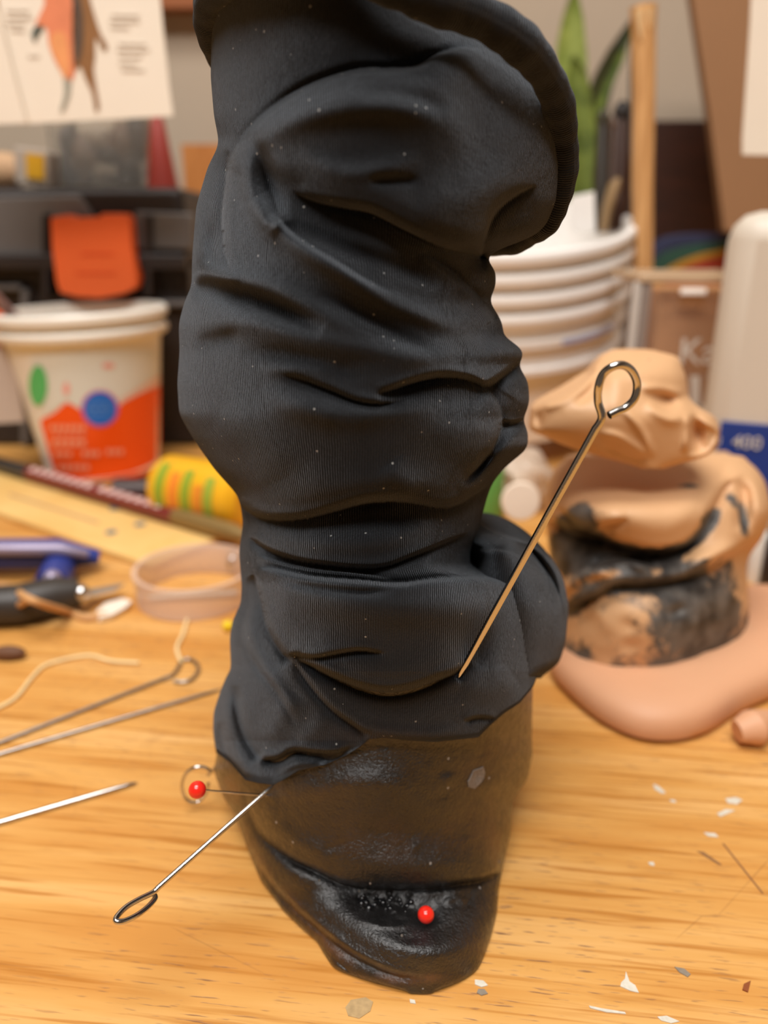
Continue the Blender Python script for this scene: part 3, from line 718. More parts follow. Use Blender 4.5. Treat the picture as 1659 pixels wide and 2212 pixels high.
# ball pins
t = thing('ball_pin', P(426,1706,.158), 'red ball headed pin pointing at the left side of the boot', 'pin', 'red ball pins')
MB().sphere(P(426,1706,.158), .0022, 20).build('ball_head', M_red, t)
yt_ = hit(TB,581,1719)[0].y
MB().tube([P(443,1707,.158), P(520,1714,.158+(yt_-.158)*.6), P(583,1719,yt_)], [.00024,.00030,.00034], 10).build('shaft', M_steel, t)
t = thing('ball_pin', P(921,1977,.1475), 'red ball headed pin pushed into the toe of the boot', 'pin', 'red ball pins')
MB().sphere(P(920,1976,.1475), .0021, 20).build('ball_head', M_red, t)
MB().tube([P(921,1978,.1482), P(930,1955,.158)], .0003, 10).build('shaft', M_steel, t)
#BG
# ------------------------------------------------------------------ toolbox
TY = .645
M_blk = pmat('black_plastic', '#2e2725', .42, var=.15, vscale=30, bump=.0002, bscale=900)
M_blk_glare = pmat('black_plastic_glare', '#6d6967', .32, var=.15, vscale=30)  # black plastic greyed: the lamp's glare on the lid is put into the colour
M_or = pmat('orange_plastic', '#ff7038', .38, var=.05)
zt_, zb_ = P(200,405,TY).z, 0.0
x1 = P(420,700,TY).x; x0 = x1 - .46
tb = thing('toolbox', ((x0+x1)/2, TY+.1, 0), 'black plastic toolbox with a wide orange latch', 'toolbox')
zs = P(200,575,TY).z
MB().box(((x0+x1)/2, TY+.105, zs/2), (x1-x0-.006, .20, zs)).build('body', M_blk, tb, bevel=.004)
MB().box(((x0+x1)/2, TY+.10, (zs+zt_)/2+.001), (x1-x0, .21, zt_-zs-.002)).build('lid', M_blk, tb, bevel=.006)
MB().box(((x0+x1)/2, TY-.0085, zs+.004), (x1-x0, .012, .012)).build('lid_rim', M_blk, tb, bevel=.002)
pl, pr = P(-60,500,TY).x, P(150,500,TY).x
MB().prism([P(-200,430,TY-.008), P(170,420,TY-.008), P(205,470,TY-.008), P(120,480,TY-.008), P(118,560,TY-.008), P(-200,575,TY-.008)], (0,.01,0)).build('lid_panel', M_blk_glare, tb, bevel=.002)
MB().prism([P(290,455,TY-.008), P(415,460,TY-.008), P(415,540,TY-.008), P(290,540,TY-.008)], (0,.01,0)).build('lid_panel', M_blk_glare, tb, bevel=.002)
def rect(m, x0_, y0_, x1_, y1_, Y, th): m.prism([P(x0_,y0_,Y), P(x1_,y0_,Y), P(x1_,y1_,Y), P(x0_,y1_,Y)], (0, th, 0)); return m
rect(MB(), 312, 465, 326, 640, TY-.014, .02).build('latch_guide', M_blk, tb, bevel=.001)
rect(MB(), 90, 462, 104, 640, TY-.014, .02).build('latch_guide', M_blk, tb, bevel=.001)
rect(MB(), 44, 625, 60, 960, TY-.004, .02).build('body_rib', M_blk_glare, tb, bevel=.001)
rect(MB(), 300, 650, 420, 662, TY-.004, .02).build('body_rib', M_blk_glare, tb, bevel=.001)
rect(MB(), -100, 615, 44, 627, TY-.004, .02).build('body_rib', M_blk_glare, tb, bevel=.001)
lt = [(108,470),(150,463),(155,470),(215,468),(220,461),(270,461),(279,470),(285,540),(297,600),(293,622),(262,636),(215,645),(165,642),(128,632),(121,610),(112,540)]
MB().prism([P(a,b,TY-.026) for a, b in lt], (0,.016,0)).build('latch', M_or, tb, bevel=.002)
rect(MB(), 175, 548, 245, 551, TY-.0265, .002).build('latch_mark', pmat('latch_mark', '#e2481a', .5), tb)
rect(MB(), 165, 590, 250, 593, TY-.0265, .002).build('latch_mark', bpy.data.materials['latch_mark'], tb)
# things on the toolbox
IY = TY + .05; zb = zt_ + .0005
def on_box(px): return P(px, 400, IY).x
M_clear = pmat('clear_plastic', '#f2efe8', .12, trans=.9, ior=1.2)
M_dk = pmat('dark_scraps', '#2a221c', .6, var=.5, vscale=60)
bx0, bx1 = on_box(124), on_box(322); bz = P(200, 240, IY).z
tr = thing('parts_tray', ((bx0+bx1)/2, IY+.03, zb), 'clear plastic tray of dark scraps on top of the toolbox', 'tray')
m = MB(); th = .002
m.box(((bx0+bx1)/2, IY+.03, zb+.002), (bx1-bx0, .07, .004)); m.box(((bx0+bx1)/2, IY-.004, (zb+bz)/2), (bx1-bx0, th, bz-zb)); m.box(((bx0+bx1)/2, IY+.064, (zb+bz)/2), (bx1-bx0, th, bz-zb))
m.box((bx0, IY+.03, (zb+bz)/2), (th, .066, bz-zb)); m.box((bx1, IY+.03, (zb+bz)/2), (th, .066, bz-zb))
m.build('tray_shell', M_clear, tr, bevel=.0008)
mats = [M_dk, pmat('brown_scrap', '#5b4636', .6, var=.3), pmat('grey_scrap', '#8d7f70', .6, var=.3), M_blk]
for k, (a, b, rx, rz, mi) in enumerate([(150,370,.012,.012,0),(190,350,.014,.02,1),(235,375,.016,.010,2),(280,370,.012,.018,0),(150,310,.010,.016,3),(215,300,.014,.010,2),(265,310,.014,.016,1),(300,290,.008,.02,3),(240,335,.018,.008,0)]):
    p = P(a, b, IY+.02); s_ = MB(); s_.sphere((0,0,0), 1.0, 6, (rx, .012, rz))
    s_.v = [(x*(1+.25*math.sin(9*z*80+k))+p.x, y+p.y, max(z*(1+.2*math.cos(x*300+k))+p.z, zb+.005)) for x, y, z in s_.v]
    s_.build('scrap', mats[mi], tr)
t = thing('tape_box', (on_box(95), IY, zb), 'small pale carton with a yellow square on the toolbox', 'box')
R = Matrix.Rotation(.12, 3, 'Y')
MB().box((on_box(100), IY-.01, zb+.0155), (.027, .03, .028), R).build('carton', pmat('pale_carton', '#b3a79a', .6), t, bevel=.002)
MB().box((on_box(110), IY-.026, zb+.016), (.014, .002, .018), R).build('yellow_patch', pmat('yellow_print', '#d9a520', .6), t)
t = MB().sphere((on_box(14), IY, zb+.0145), .0145, 14, (1.5, .9, 1.0)).build('clay_lump', pmat('tan_lump', '#c8a27c', .7, var=.15, bump=.001, bscale=120)); tagx(t, 'tan clay lump on the toolbox at the left edge', 'clay')
t = thing('blue_lump', (0,0,0), 'x', 'x'); bpy.data.objects.remove(t)
t = MB().lathe([(.0135,0),(.0125,.004),(.0055,.052),(.003,.056)], (on_box(352), IY, zb), n=28).build('red_cone', pmat('red_plastic', '#9e3a30', .4)); tagx(t, 'dull red cone standing on the toolbox right of the clear tray', 'cone')
b = MB().box((P(445,400,TY+.17).x, TY+.23, .13), (.07, .004, .26)).build('wooden_board', plain_wood('orange_board', '#b06a2c', '#c27c3c')); tagx(b, 'orange brown board standing behind the toolbox', 'board')
# ledge on the wall
p0 = P(480, 20, WALL_Y-.02)
lg = MB().box((p0.x-.35, WALL_Y-.0135, p0.z+.03), (.70, .024, .06)).build('wall_shelf', plain_wood('shelf_wood', '#8a4a1c', '#9c5a26', sc=(4,30,30))); tagx(lg, 'brown wooden shelf edge on the wall at the top left', 'shelf')
# ------------------------------------------------------------------ hanging sheets
M_paper = pmat('cream_paper', '#f0e4d2', .8, var=.04, vscale=40)
PYs = .56
sh = thing('drawing_sheet', P(180,260,PYs), 'cream sheet with an orange and brown costume drawing hanging at top left', 'paper')
out = [(40,268),(58,267),(200,260),(374,250),(366,190),(352,60),(335,-120),(310,-320),(-60,-320),(-10,-100),(0,60),(20,160)]
MB().prism([P(a,b,PYs) for a, b in out], (0,.0008,0)).build('paper', M_paper, sh, smooth=False)
def art(pts, col, nm, dy):
    MB().prism([P(a,b,PYs-dy) for a, b in crom(pts, 4, closed=True)], (0, dy-.00005, 0)).build(nm, pmat(nm, col, .85, var=.18, vscale=90), sh, smooth=False)
art([(92,-30),(150,-40),(160,60),(156,110),(162,150),(150,178),(136,160),(118,130),(105,95),(100,60),(80,58),(72,66),(84,35),(96,5)], '#e58a62', 'orange_suit', .0006)
art([(112,75),(138,70),(148,110),(150,150),(140,170),(124,135),(110,105)], '#eda066', 'orange_highlight', .0009)
art([(160,-40),(185,-30),(200,20),(216,70),(232,100),(222,108),(206,80),(205,120),(202,150),(208,190),(214,230),(206,240),(198,200),(184,170),(172,142),(162,150),(156,100)], '#94683f', 'brown_suit', .0006)
art([(150,-40),(165,-40),(178,30),(178,100),(166,140),(160,100),(162,40)], '#5b4a3e', 'dark_seam', .0009)
art([(68,72),(80,54),(92,60),(80,78),(74,90)], '#46524a', 'dark_glove', .0007)
art([(138,168),(152,176),(150,205),(138,236),(130,240),(138,205)], '#a3a090', 'thin_leg', .0007)
for k, (a, b, w) in enumerate([(240,30,60),(236,42,64),(238,56,40),(12,20,50),(14,34,56),(12,48,40),(22,62,30),(255,92,60),(252,104,70),(256,118,50),(256,134,40),(60,118,24),(262,148,50)]):
    MB().prism([P(a,b,PYs-.0006), P(a+w,b+1,PYs-.0006), P(a+w,b+5,PYs-.0006), P(a,b+4,PYs-.0006)], (0,.0005,0)).build('caption_line', pmat('caption_ink', '#d6cabb', .9) if k == 0 else bpy.data.materials['caption_ink'], sh, smooth=False)
t = MB().prism([P(a,b,PYs-.004) for a, b in [(-140,272),(58,266),(40,200),(14,100),(-8,10),(-60,-200),(-200,-200)]], (0,.0008,0)).build('paper_sheet', M_paper, smooth=False)
tagx(t, 'cream sheet hanging in the top left corner overlapping the drawing', 'paper')
t = MB().prism([P(a,b,.50) for a, b in [(1604,334),(1604,300),(1620,60),(1632,-200),(1800,-200),(1790,338)]], (0,.0008,0)).build('paper_sheet', M_paper, smooth=False)
tagx(t, 'blank cream sheet hanging at the top right edge', 'paper')
t = MB().prism([P(a,b,.545) for a, b in [(-60,750),(28,752),(50,912),(-60,918)]], (0,.004,0)).build('card', pmat('grey_card', '#b8a79a', .8)); tagx(t, 'pale grey card leaning by the left edge beside the tub', 'card')
t = MB().tube([P(-50,600,.53), P(60,715,.56)], .0058, 12, flat=.5).build('mauve_stick', pmat('mauve', '#9c7c78', .6)); tagx(t, 'mauve stick leaning at the left edge behind the tub', 'stick')
t = MB().prism([P(a,b,.56) for a, b in [(-60,640),(2,680),(6,760),(-60,760)]], (0,.006,0)).build('orange_packet', pmat('orange_packet', '#e0551e', .6)); tagx(t, 'orange packet at the left edge above the grey card', 'packet')
# ------------------------------------------------------------------ printed tub
cx_, cyy = P(232, 1050, .578).x, .578
ct = thing('dairy_tub', (cx_-.0, cyy, 0), 'white plastic tub with orange label and blue circle before the toolbox', 'tub')
ht = P(200, 686, cyy-.055).z
ax = Vector((-.03, 0, 1)).normalized()
rb, rt = .0415, .0575
prof = [(rb-.002,0),(rb,.001),(rb+.001,.004)]
def rad_at(z): return rb + (rt - rb) * z / ht
prof += [(rad_at(z), z) for z in np.linspace(.006, ht-.021, 12)]
prof += [(rt-.001,ht-.0205),(rt+.0018,ht-.0195),(rt+.0034,ht-.0175),(rt+.0034,ht-.0140),(rt+.0018,ht-.0122),(rt-.0012,ht-.0117),(rt-.0012,ht-.0088),(rt+.0024,ht-.0082),(rt+.0044,ht-.006),(rt+.0044,ht-.0022),(rt+.0028,ht-.0003),(rt+.001,ht),(rt-.001,ht-.001),(rt-.002,ht-.01),(rb-.001,.004),(.0005,.003)]
M_white = pmat('white_plastic', '#ece6da', .35, sss=.05, var=.03)
MB().lathe(prof, (cx_,cyy,0.0016), ax, 96, cap=False).build('tub_body', M_white, ct)
q = Vector((0,0,1)).rotation_difference(ax)
def on_tub(px, py, lift):
    """the spot of the tub wall that lies behind this pixel"""
    o = Vector((0,0,H)); d = Vector(ray(px, py)); qi = q.inverted(); base = Vector((cx_,cyy,.0016))
    o2 = qi @ (o - base); d2 = qi @ d; s0 = (rt - rb) / ht
    # |xy|^2 = (rb+lift+s0 z)^2
    a = d2.x**2 + d2.y**2 - (s0*d2.z)**2; r0 = rb + lift + s0*o2.z
    bq = 2*(o2.x*d2.x + o2.y*d2.y - r0*s0*d2.z); c = o2.x**2 + o2.y**2 - r0*r0
    disc = bq*bq - 4*a*c
    if disc < 0: disc = 0
    t_ = (-bq - math.sqrt(disc)) / (2*a); p_ = o + d*t_; p_.z = max(p_.z, .0022); return p_
def tub_patch(name, cols, col, lift, n=14):
    """cols: list of (x, ytop, ybottom) across the tub"""
    c = np.array(cols, float); xs = np.linspace(c[0,0], c[-1,0], n*2)
    V = []; Fc = []
    rowsN = 6
    for x in xs:
        a, b2 = np.interp(x, c[:,0], c[:,1]), np.interp(x, c[:,0], c[:,2])
        for k in range(rowsN): V.append(on_tub(x + (a + (b2-a)*k/(rowsN-1) - 900)*0.0, a + (b2-a)*k/(rowsN-1), lift))
    for i in range(len(xs)-1):
        for k in range(rowsN-1): Fc.append((i*rowsN+k, i*rowsN+k+1, (i+1)*rowsN+k+1, (i+1)*rowsN+k))
    o = MB().add(V, Fc).build(name, pmat(name, col, .4), ct); return o
tub_patch('orange_label', [(88,906,915),(100,900,960),(112,895,1005),(122,888,1030),(144,868,1034),(165,880,1036),(185,893,1037),(200,905,1037),(235,895,1036),(262,872,1034),(300,852,1031),(346,832,1026)], '#f8560c', .0004)
tub_patch('pink_border', [(262,860,870),(300,838,850),(346,808,830)], '#f0c9b8', .00035)
tub_patch('pale_label', [(66,770,780),(80,768,860),(100,766,895),(144,764,866),(200,762,900),(262,758,860),(346,754,806)], '#dfe0d6', .0003)
def tub_disc(name, x, y, rx, ry, col, lift):
    V = [on_tub(x, y, lift)]; Fc = []
    for rr in (.5, 1.0):
        for k in range(32): V.append(on_tub(x + rx*rr*math.cos(k*math.pi/16), y + ry*rr*math.sin(k*math.pi/16), lift))
    for k in range(32):
        Fc.append((0, 1+k, 1+(k+1) % 32)); Fc.append((1+k, 33+k, 33+(k+1) % 32, 1+(k+1) % 32))
    MB().add(V, Fc).build(name, pmat(name, col, .4), ct)
tub_disc('blue_rim', 216, 883, 41, 40, '#d85f9a', .0006); tub_disc('blue_circle', 216, 883, 36, 36, '#1f6fd0', .0009)
tub_disc('green_circle', 82, 833, 20, 44, '#55bd6c', .0008)
tub_disc('red_mark', 143, 840, 7, 14, '#f2a79c', .0007); tub_disc('red_mark', 234, 790, 13, 6, '#efa59c', .0007)
for k, (a, b, w, h_) in enumerate([(108,918,80,12),(116,936,70,6),(112,950,76,14),(118,976,40,10),(178,974,40,12),(230,970,40,12),(126,1004,70,12),(190,872,50,3),(188,882,54,3),(190,893,50,3)]):
    n_ = max(2, int(w/13))
    for i in range(n_):
        xa = a + w*i/n_; tub_patch('label_letter', [(xa, b, b+h_), (xa + w/n_*.72, b-.5, b+h_-.5)], '#f7a27e' if k < 7 else '#6fa2dd', .0012, 2)
# ------------------------------------------------------------------ desk clutter on the left
t = thing('marker_pen', T(400,1065), 'short dark marker pen lying before the tub', 'pen')
a, b = T(248,1062,.0095), T(352,1060,.0095)
MB().tube([a, a+(b-a)*.02, b], [.0085,.0095,.0095], 20).build('cap', pmat('brown_black_cap', '#3b2622', .4), t)
t = thing('glue_bottle', T(450,1100), 'yellow printed glue tube lying left of the leg', 'bottle')
a = P(352,1040,.515); b = P(560,1085,.455); a.z = b.z = .021; d = (b-a).normalized()
a = T(352,1048,.021); b = T(540,1078,.021); d = (b-a).normalized()
MB().tube([a, a+d*.002, a+d*.006, b-d*.004, b], [.012,.018,.0205,.0205,.016], 32).build('barrel', pmat('yellow_print_tube', '#f0b222', .35, var=.1), t)
for s_, c_, hh in ((.2,'#8fa02c',.012),(.36,'#e8862a',.010),(.5,'#8fa02c',.011),(.64,'#e08a2a',.008),(.75,'#9aa838',.01)):
    c0 = a + (b-a)*s_; m = MB(); ang0 = math.radians(200)
    V = []; Fc = []; side = d.cross(Vector((0,0,1))).normalized()
    for i in range(3):
        for k in range(9):
            th_ = math.radians(-35 + 100*k/8 * hh/.012); V.append(c0 + d*(.0035*(i-1)) + (side*math.cos(th_) + Vector((0,0,1))*math.sin(th_))*.0209)
    for i in range(2):
        for k in range(8): Fc.append((i*9+k, i*9+k+1, (i+1)*9+k+1, (i+1)*9+k))
    m.add(V, Fc).build('print_mark', pmat('print_mark', c_, .4), t)
t = thing('craft_pencil', T(200,1080), 'dark red pencil with pale lettering lying along the ruler', 'pencil')
a, b = T(-60,985,.0100), T(530,1158,.0100); d = (b-a)
MB().tube([a, a+d*.02, a+d*.27], [.0035,.0052,.0055], 14).build('dark_end', pmat('dark_end', '#3a3532', .4), t)
MB().tube([a+d*.27, a+d*.80], .0055, 14).build('barrel', pmat('dark_red_paint', '#7a2f2a', .35), t)
MB().tube([a+d*.80, a+d*.97, b], [.0055,.0055,.003], 14).build('gold_end', pmat('gold_end', '#8f7445', .4, .3), t)
sd = Vector((-d.y, d.x, 0)).normalized()
for k in range(15):
    s_ = .30 + k*.031 + (0.02 if k > 7 else 0); c0 = a + d*s_ + Vector((0,0,.0048)) - sd*.0025
    MB().box(c0, (.006, .0042, .0006), Matrix.Rotation(math.atan2(d.y, d.x), 3, 'Z') @ Matrix.Rotation(.5, 3, 'X')).build('letter', pmat('letter_ink', '#dcb9b0', .5) if k == 0 else bpy.data.materials['letter_ink'], t)
t = thing('wooden_ruler', T(300,1130), 'pale wooden slat lying diagonally beside the pencil', 'slat')
zr = .0035
MB().prism([T(a,b,.0006) for a, b in [(-140,985),(486,1166),(330,1234),(-140,1068)]], (0,0,zr)).build('slat', plain_wood('pale_slat', '#e3b468', '#efc880', sc=(6,6,6), rough=.45), t, bevel=.0006)
M_ink = pmat('slat_ink', '#5d6f7a', .6)
for a, b, rx in ((240,1150,.0035),(302,1133,.0035),(250,1098,.004)):
    MB().lathe([(rx,0),(rx,.0004)], T(a,b,zr+.0007), n=16).build('ink_spot', M_ink, t)
MB().prism([T(a,b,zr+.0007) for a, b in [(20,1066),(215,1128),(212,1132),(18,1070)]], (0,0,.0003)).build('ink_line', pmat('slat_line', '#c09a70', .6), t)
M_bl = pmat('blue_plastic', '#2a3a86', .35); M_bl2 = pmat('pale_blue_metal', '#9a8fa6', .35, .3)
t = thing('blue_clamp', T(100,1200), 'blue handled tool lying at the left edge under the slat', 'tool')
MB().tube([T(-80,1198,.012), T(130,1196,.012), T(215,1204,.008)], [.0085,.0085,.004], 14).build('bar', M_bl, t)
MB().tube([T(-80,1186,.019), T(130,1186,.019), T(190,1196,.014)], [.0035,.0035,.002], 10).build('bar_edge', M_bl2, t)
MB().tube([T(135,1206,.008), T(125,1235,.008), T(112,1268,.008)], [.0075,.0085,.009], 14).build('handle', M_bl, t)
MB().sphere(T(113,1250,.016), .0045, 10).build('rivet', M_bl2, t)
t = thing('craft_knife', T(150,1290), 'black handled craft knife with a bright collar at the left', 'knife')
MB().tube([T(-60,1310,.010), T(40,1305,.010), T(120,1287,.010), T(172,1279,.010)], [.009,.0095,.0095,.007], 18).build('handle', pmat('dark_handle', '#38322d', .45, var=.2), t)
MB().sphere(T(176,1281,.011), .0042, 12).build('collar', M_steel, t)
MB().prism([T(185,1276,.006), T(270,1262,.006), T(250,1276,.006), T(187,1291,.006)], (0,0,.0006)).build('blade', pmat('blade_steel', (.55,.56,.56,1), .25, .9), t, smooth=False)
M_tan = pmat('tan_rubber', '#cf9c66', .6)
t = MB().tube([Vector(v) for v in crom([T(-60,1256,.002),T(20,1268,.008),T(55,1290,.0215),T(95,1306,.018),T(150,1322,.003),T(185,1334,.0018),T(230,1328,.0018)], 6)], .0018, 8).build('rubber_band', M_tan); tagx(t, 'tan rubber strip lying over the black craft knife', 'rubber band')
t = MB().tube([Vector(v) for v in crom([T(62,1296,.021),T(40,1308,.012),T(22,1322,.003),T(10,1336,.002)], 6)], .0016, 8).build('rubber_band', M_tan); tagx(t, 'short tan rubber strip in front of the craft knife', 'rubber band')
# clear ring of plastic
M_ring = pmat('milky_clear_plastic', '#eed3c0', .25, alpha=.48, ior=1.3)
c0 = (T(300,1290,.012) + T(545,1290,.012)) / 2; c0 = T(424,1286,.0); rr = (T(546,1286,0)-T(302,1286,0)).length/2
t = MB().lathe([(rr-.0012,0.0002),(rr,.0005),(rr+.0005,.014),(rr+.0012,.0145),(rr+.0012,.0165),(rr-.0012,.0165),(rr-.0016,.014),(rr-.0020,.002),(rr-.0012,.0002)], c0, n=72, cap=False).build('plastic_ring', M_ring); tagx(t, 'milky clear plastic ring lying on the table left of the boot', 'ring')
t = MB().tube([c0 + Vector((-rr*.75,-rr*.25,.0025)), c0 + Vector((rr*.75,-rr*.05,.0025))], .0028, 10, flat=.7).build('grey_rod', pmat('grey_rod', '#a8a292', .4, .4)); tagx(t, 'short grey rod lying inside the clear plastic ring', 'rod')
t = MB().sphere(T(505,1213,.006), .0062, 14, (.75,1,1)).build('steel_ball', M_steel); tagx(t, 'small shiny ball at the left edge of the leg', 'ball')
t = MB().sphere(T(492,1352,.0026), .0026, 12).build('yellow_bead', pmat('yellow_bead', '#f2cf1c', .3)); tagx(t, 'tiny yellow bead beside the boot', 'bead')
t = MB().prism([T(a,b,.0005) for a, b in [(205,1330),(225,1312),(262,1302),(282,1308),(268,1322),(240,1338),(215,1344)]], (.001,0,.0025)).build('paper_scrap', pmat('white_scrap', '#ece0cf', .7)); tagx(t, 'crumpled white paper scrap left of the plastic ring', 'paper')
t = MB().sphere(T(18,1410,.0032), .0032, 10, (2.4,1.0,1)).build('seed_husk', pmat('husk', '#6e4a33', .7, var=.3)); tagx(t, 'small brown husk lying at the left edge of the table', 'husk')
M_thr = pmat('pale_thread', '#f2d9a4', .5)
t = MB().tube([Vector(v) for v in crom([T(-40,1545,.001),T(30,1510,.001),T(70,1462,.001),T(105,1434,.001),T(190,1416,.001),T(240,1428,.001),T(300,1432,.001)], 8)], .0007, 6).build('thread', M_thr); tagx(t, 'long pale thread curling over the left of the table', 'thread')
t = MB().tube([Vector(v) for v in crom([T(405,1335,.001),T(395,1370,.001),T(382,1400,.001),T(392,1432,.001)], 8)], .0008, 6).build('thread', M_thr); tagx(t, 'short pale thread running from the plastic ring to a pin eye', 'thread')
# ------------------------------------------------------------------ right side, rear
M_dw = plain_wood('dark_wood', '#2c1206', '#3f1c0a', sc=(8,8,40), rough=.6)
pz = P(1480, 262, WALL_Y-.03).z; xa, xb = P(1250,260,WALL_Y-.03).x, P(1720,260,WALL_Y-.03).x
t = MB().box(((xa+xb)/2, WALL_Y-.022, pz/2), (xb-xa, .03, pz)).build('wood_board', M_dw, bevel=.002); tagx(t, 'dark brown wooden panel standing against the wall at right', 'panel')
t = MB().prism([P(1490,-40,.80), P(1700,-40,.80), P(1740,500,.74), P(1566,500,.74), P(1535,260,.77)], (0,.012,0)).build('cardboard_strip', pmat('tan_cardboard', '#8b623e', .75, var=.08)); tagx(t, 'wide tan cardboard strip leaning down the right side of the wall', 'cardboard')
t = thing('wood_stick', P(1385,590,.60), 'split pale wooden stick standing upright behind the buckets', 'stick')
MB().tube([P(1389,600,.60), P(1388,400,.60), P(1391,200,.60), P(1390,70,.60), P(1390,14,.60)], [.0075,.0078,.0079,.0084,.0092], 8).build('stick', plain_wood('split_wood', '#b98650', '#dcaa70', sc=(60,60,5)), t)
MB().tube([P(1380,20,.592), P(1385,85,.592)], [.0035,.0006], 8).build('bare_split', pmat('bare_split', '#f0cf9c', .6), t)
MB().tube([P(1402,18,.592), P(1404,60,.592)], [.0030,.0006], 8).build('bare_split', bpy.data.materials['bare_split'], t)
# striped cloth
zz = P(1460,590,.78); sc_ = thing('striped_bundle', (zz.x, .78, zz.z), 'rainbow striped bundle resting behind the clear box', 'cloth')
bands = [('#272c48',[(1400,560),(1440,518),(1500,505),(1580,505)],[(1392,600),(1425,552),(1490,530),(1580,522)]),
         ('#24483a',[(1392,600),(1425,552),(1490,530),(1580,522)],[(1395,640),(1425,592),(1490,556),(1580,534)]),
         ('#a87a1c',[(1395,640),(1425,592),(1490,556),(1580,534)],[(1410,660),(1445,600),(1500,568),(1580,548)]),
         ('#96331c',[(1410,660),(1445,600),(1500,568),(1580,548)],[(1430,680),(1480,640),(1530,620),(1580,610)])]
for c_, u_, l_ in bands:
    u2 = crom(u_, 4); l2 = crom(l_, 4)
    MB().prism([P(a,b,.78) for a, b in u2] + [P(a,b,.78) for a, b in l2[::-1]], (0,.03,0)).build('stripe', pmat('stripe', c_, .7), sc_, bevel=.001)
# clear organiser with cardboard in it
OY = .50; bxl, bxr = P(1366,800,OY).x, P(1600,800,OY).x; oz = P(1450,604,OY).z
og = thing('clear_box', ((bxl+bxr)/2, OY+.05, 0), 'tall clear plastic box holding a tan carton behind the tan clay', 'box')
m = MB(); w_ = .0025; cxm = (bxl+bxr)/2; dd_ = .055
m.box((cxm, OY, oz/2), (bxr-bxl, w_, oz)); m.box((cxm, OY+dd_, oz/2), (bxr-bxl, w_, oz)); m.box((bxl, OY+dd_/2, oz/2), (w_, dd_, oz)); m.box((bxr, OY+dd_/2, oz/2), (w_, dd_, oz)); m.box((cxm, OY+dd_/2, .0015), (bxr-bxl, dd_, .002))
m.build('shell', pmat('clear_acrylic', '#e9e0d4', .08, alpha=.05), og, bevel=.0008)
M_rim = pmat('clear_rim', '#c9ad8c', .25, coat=.5)
m = MB(); m.box((cxm, OY-.001, oz+.001), (bxr-bxl+.006, .006, .005)); m.box((cxm, OY+dd_+.001, oz+.001), (bxr-bxl+.006, .006, .005)); m.box((bxl, OY+dd_/2, oz+.001), (.005, dd_, .005)); m.box((bxr, OY+dd_/2, oz+.001), (.005, dd_, .005))
m.build('rim', M_rim, og, bevel=.001)
MB().box((bxl+.003, OY-.001, oz/2), (.006, .004, oz*.98)).build('corner_edge', pmat('grey_edge', '#8d8078', .2, coat=.6), og, bevel=.001)
MB().box((bxl-.003, OY-.001, oz/2), (.005, .004, oz*.98)).build('corner_edge', pmat('pale_edge', '#c9c2ba', .2, coat=.6), og, bevel=.001)
MB().box((P(1495,610,OY).x, OY-.004, oz-.007), (.016, .003, .004)).build('clip', pmat('white_clip', '#fbf5ee', .3), og, bevel=.0008)
M_kr = pmat('kraft_carton', '#b07c4e', .7, var=.06)
crz = P(1450,634,OY+.006).z
t = MB().box((cxm+.006, OY+.028, crz/2+.003), (bxr-bxl-.016, .042, crz)).build('carton', M_kr, bevel=.002); tagx(t, 'tan kraft carton standing inside the clear box', 'carton')
def text(name, s, loc, size, mat, parent, rot=(math.radians(90), 0, 0), ext=.0002):
    c = bpy.data.curves.new(name, 'FONT'); c.body = s; c.size = size; c.extrude = ext; c.materials.append(mat)
    tmp = bpy.data.objects.new('tmp_text', c); COL.objects.link(tmp); bpy.context.view_layer.update()
    me = bpy.data.meshes.new_from_object(tmp.evaluated_get(bpy.context.evaluated_depsgraph_get())); bpy.data.objects.remove(tmp); bpy.data.curves.remove(c)
    o = bpy.data.objects.new(name, me); COL.objects.link(o); o.location = loc; o.rotation_euler = rot
    o.parent = parent; o.matrix_parent_inverse = Matrix.Translation(parent.location).inverted()
    return o
M_wt = pmat('white_print', '#d9d2c8', .5)
text('lettering', 'Kaiser', P(1462,786,OY-.002) , .0235, M_wt, og)
m = MB(); rect(m, 1492, 812, 1512, 880, OY-.0022, .0006); rect(m, 1530, 806, 1556, 876, OY-.0022, .0006); rect(m, 1484, 874, 1574, 892, OY-.0022, .0006); m.build('print_blocks', M_wt, og, smooth=False)
# frosted bottle
FY = .42; fx0, fx1 = P(1546,700,FY).x, P(1720,700,FY).x; fz1 = P(1600,458,FY).z; rr = (fx1-fx0)/2; fz0 = 0.0
fb_ = thing('frosted_jug', ((fx0+fx1)/2, FY+.035, 0), 'milky frosted plastic jug with a blue label at the right edge', 'jug')
ja = math.radians(-23.5); JR = Matrix.Rotation(ja, 3, 'Z'); J0 = Vector((fx0, FY, 0)); jw = (fx1-fx0)/math.cos(ja)
def jp(u_, v_, z): return J0 + JR @ Vector((u_, v_, 0)) + Vector((0, 0, z))
MB().box(jp(jw/2, .035, fz1/2+.0005), (jw, .07, fz1), JR).build('jug_body', pmat('frosted_plastic', '#d3c8b8', .4, var=.04), fb_, bevel=.014)
lz0, lz1 = P(1600,1060,FY).z, P(1600,905,FY).z
MB().box(jp(jw/2+.004, -.0004, (lz0+lz1)/2), (jw-.012, .0016, lz1-lz0), JR).build('blue_label', pmat('blue_label', '#1d3a86', .45), fb_, bevel=.0004)
zq = P(1600,957,FY).z
text('lettering', '400', jp(.017, -.0016, zq), .0100, M_wt, fb_, rot=(math.radians(90), 0, ja))
text('lettering', 'ml', jp(.005, -.0016, zq+.0005), .0065, M_wt, fb_, rot=(math.radians(90), 0, ja))
text('lettering', '60', jp(.015, -.0016, zq-.0135), .0100, M_wt, fb_, rot=(math.radians(90), 0, ja))
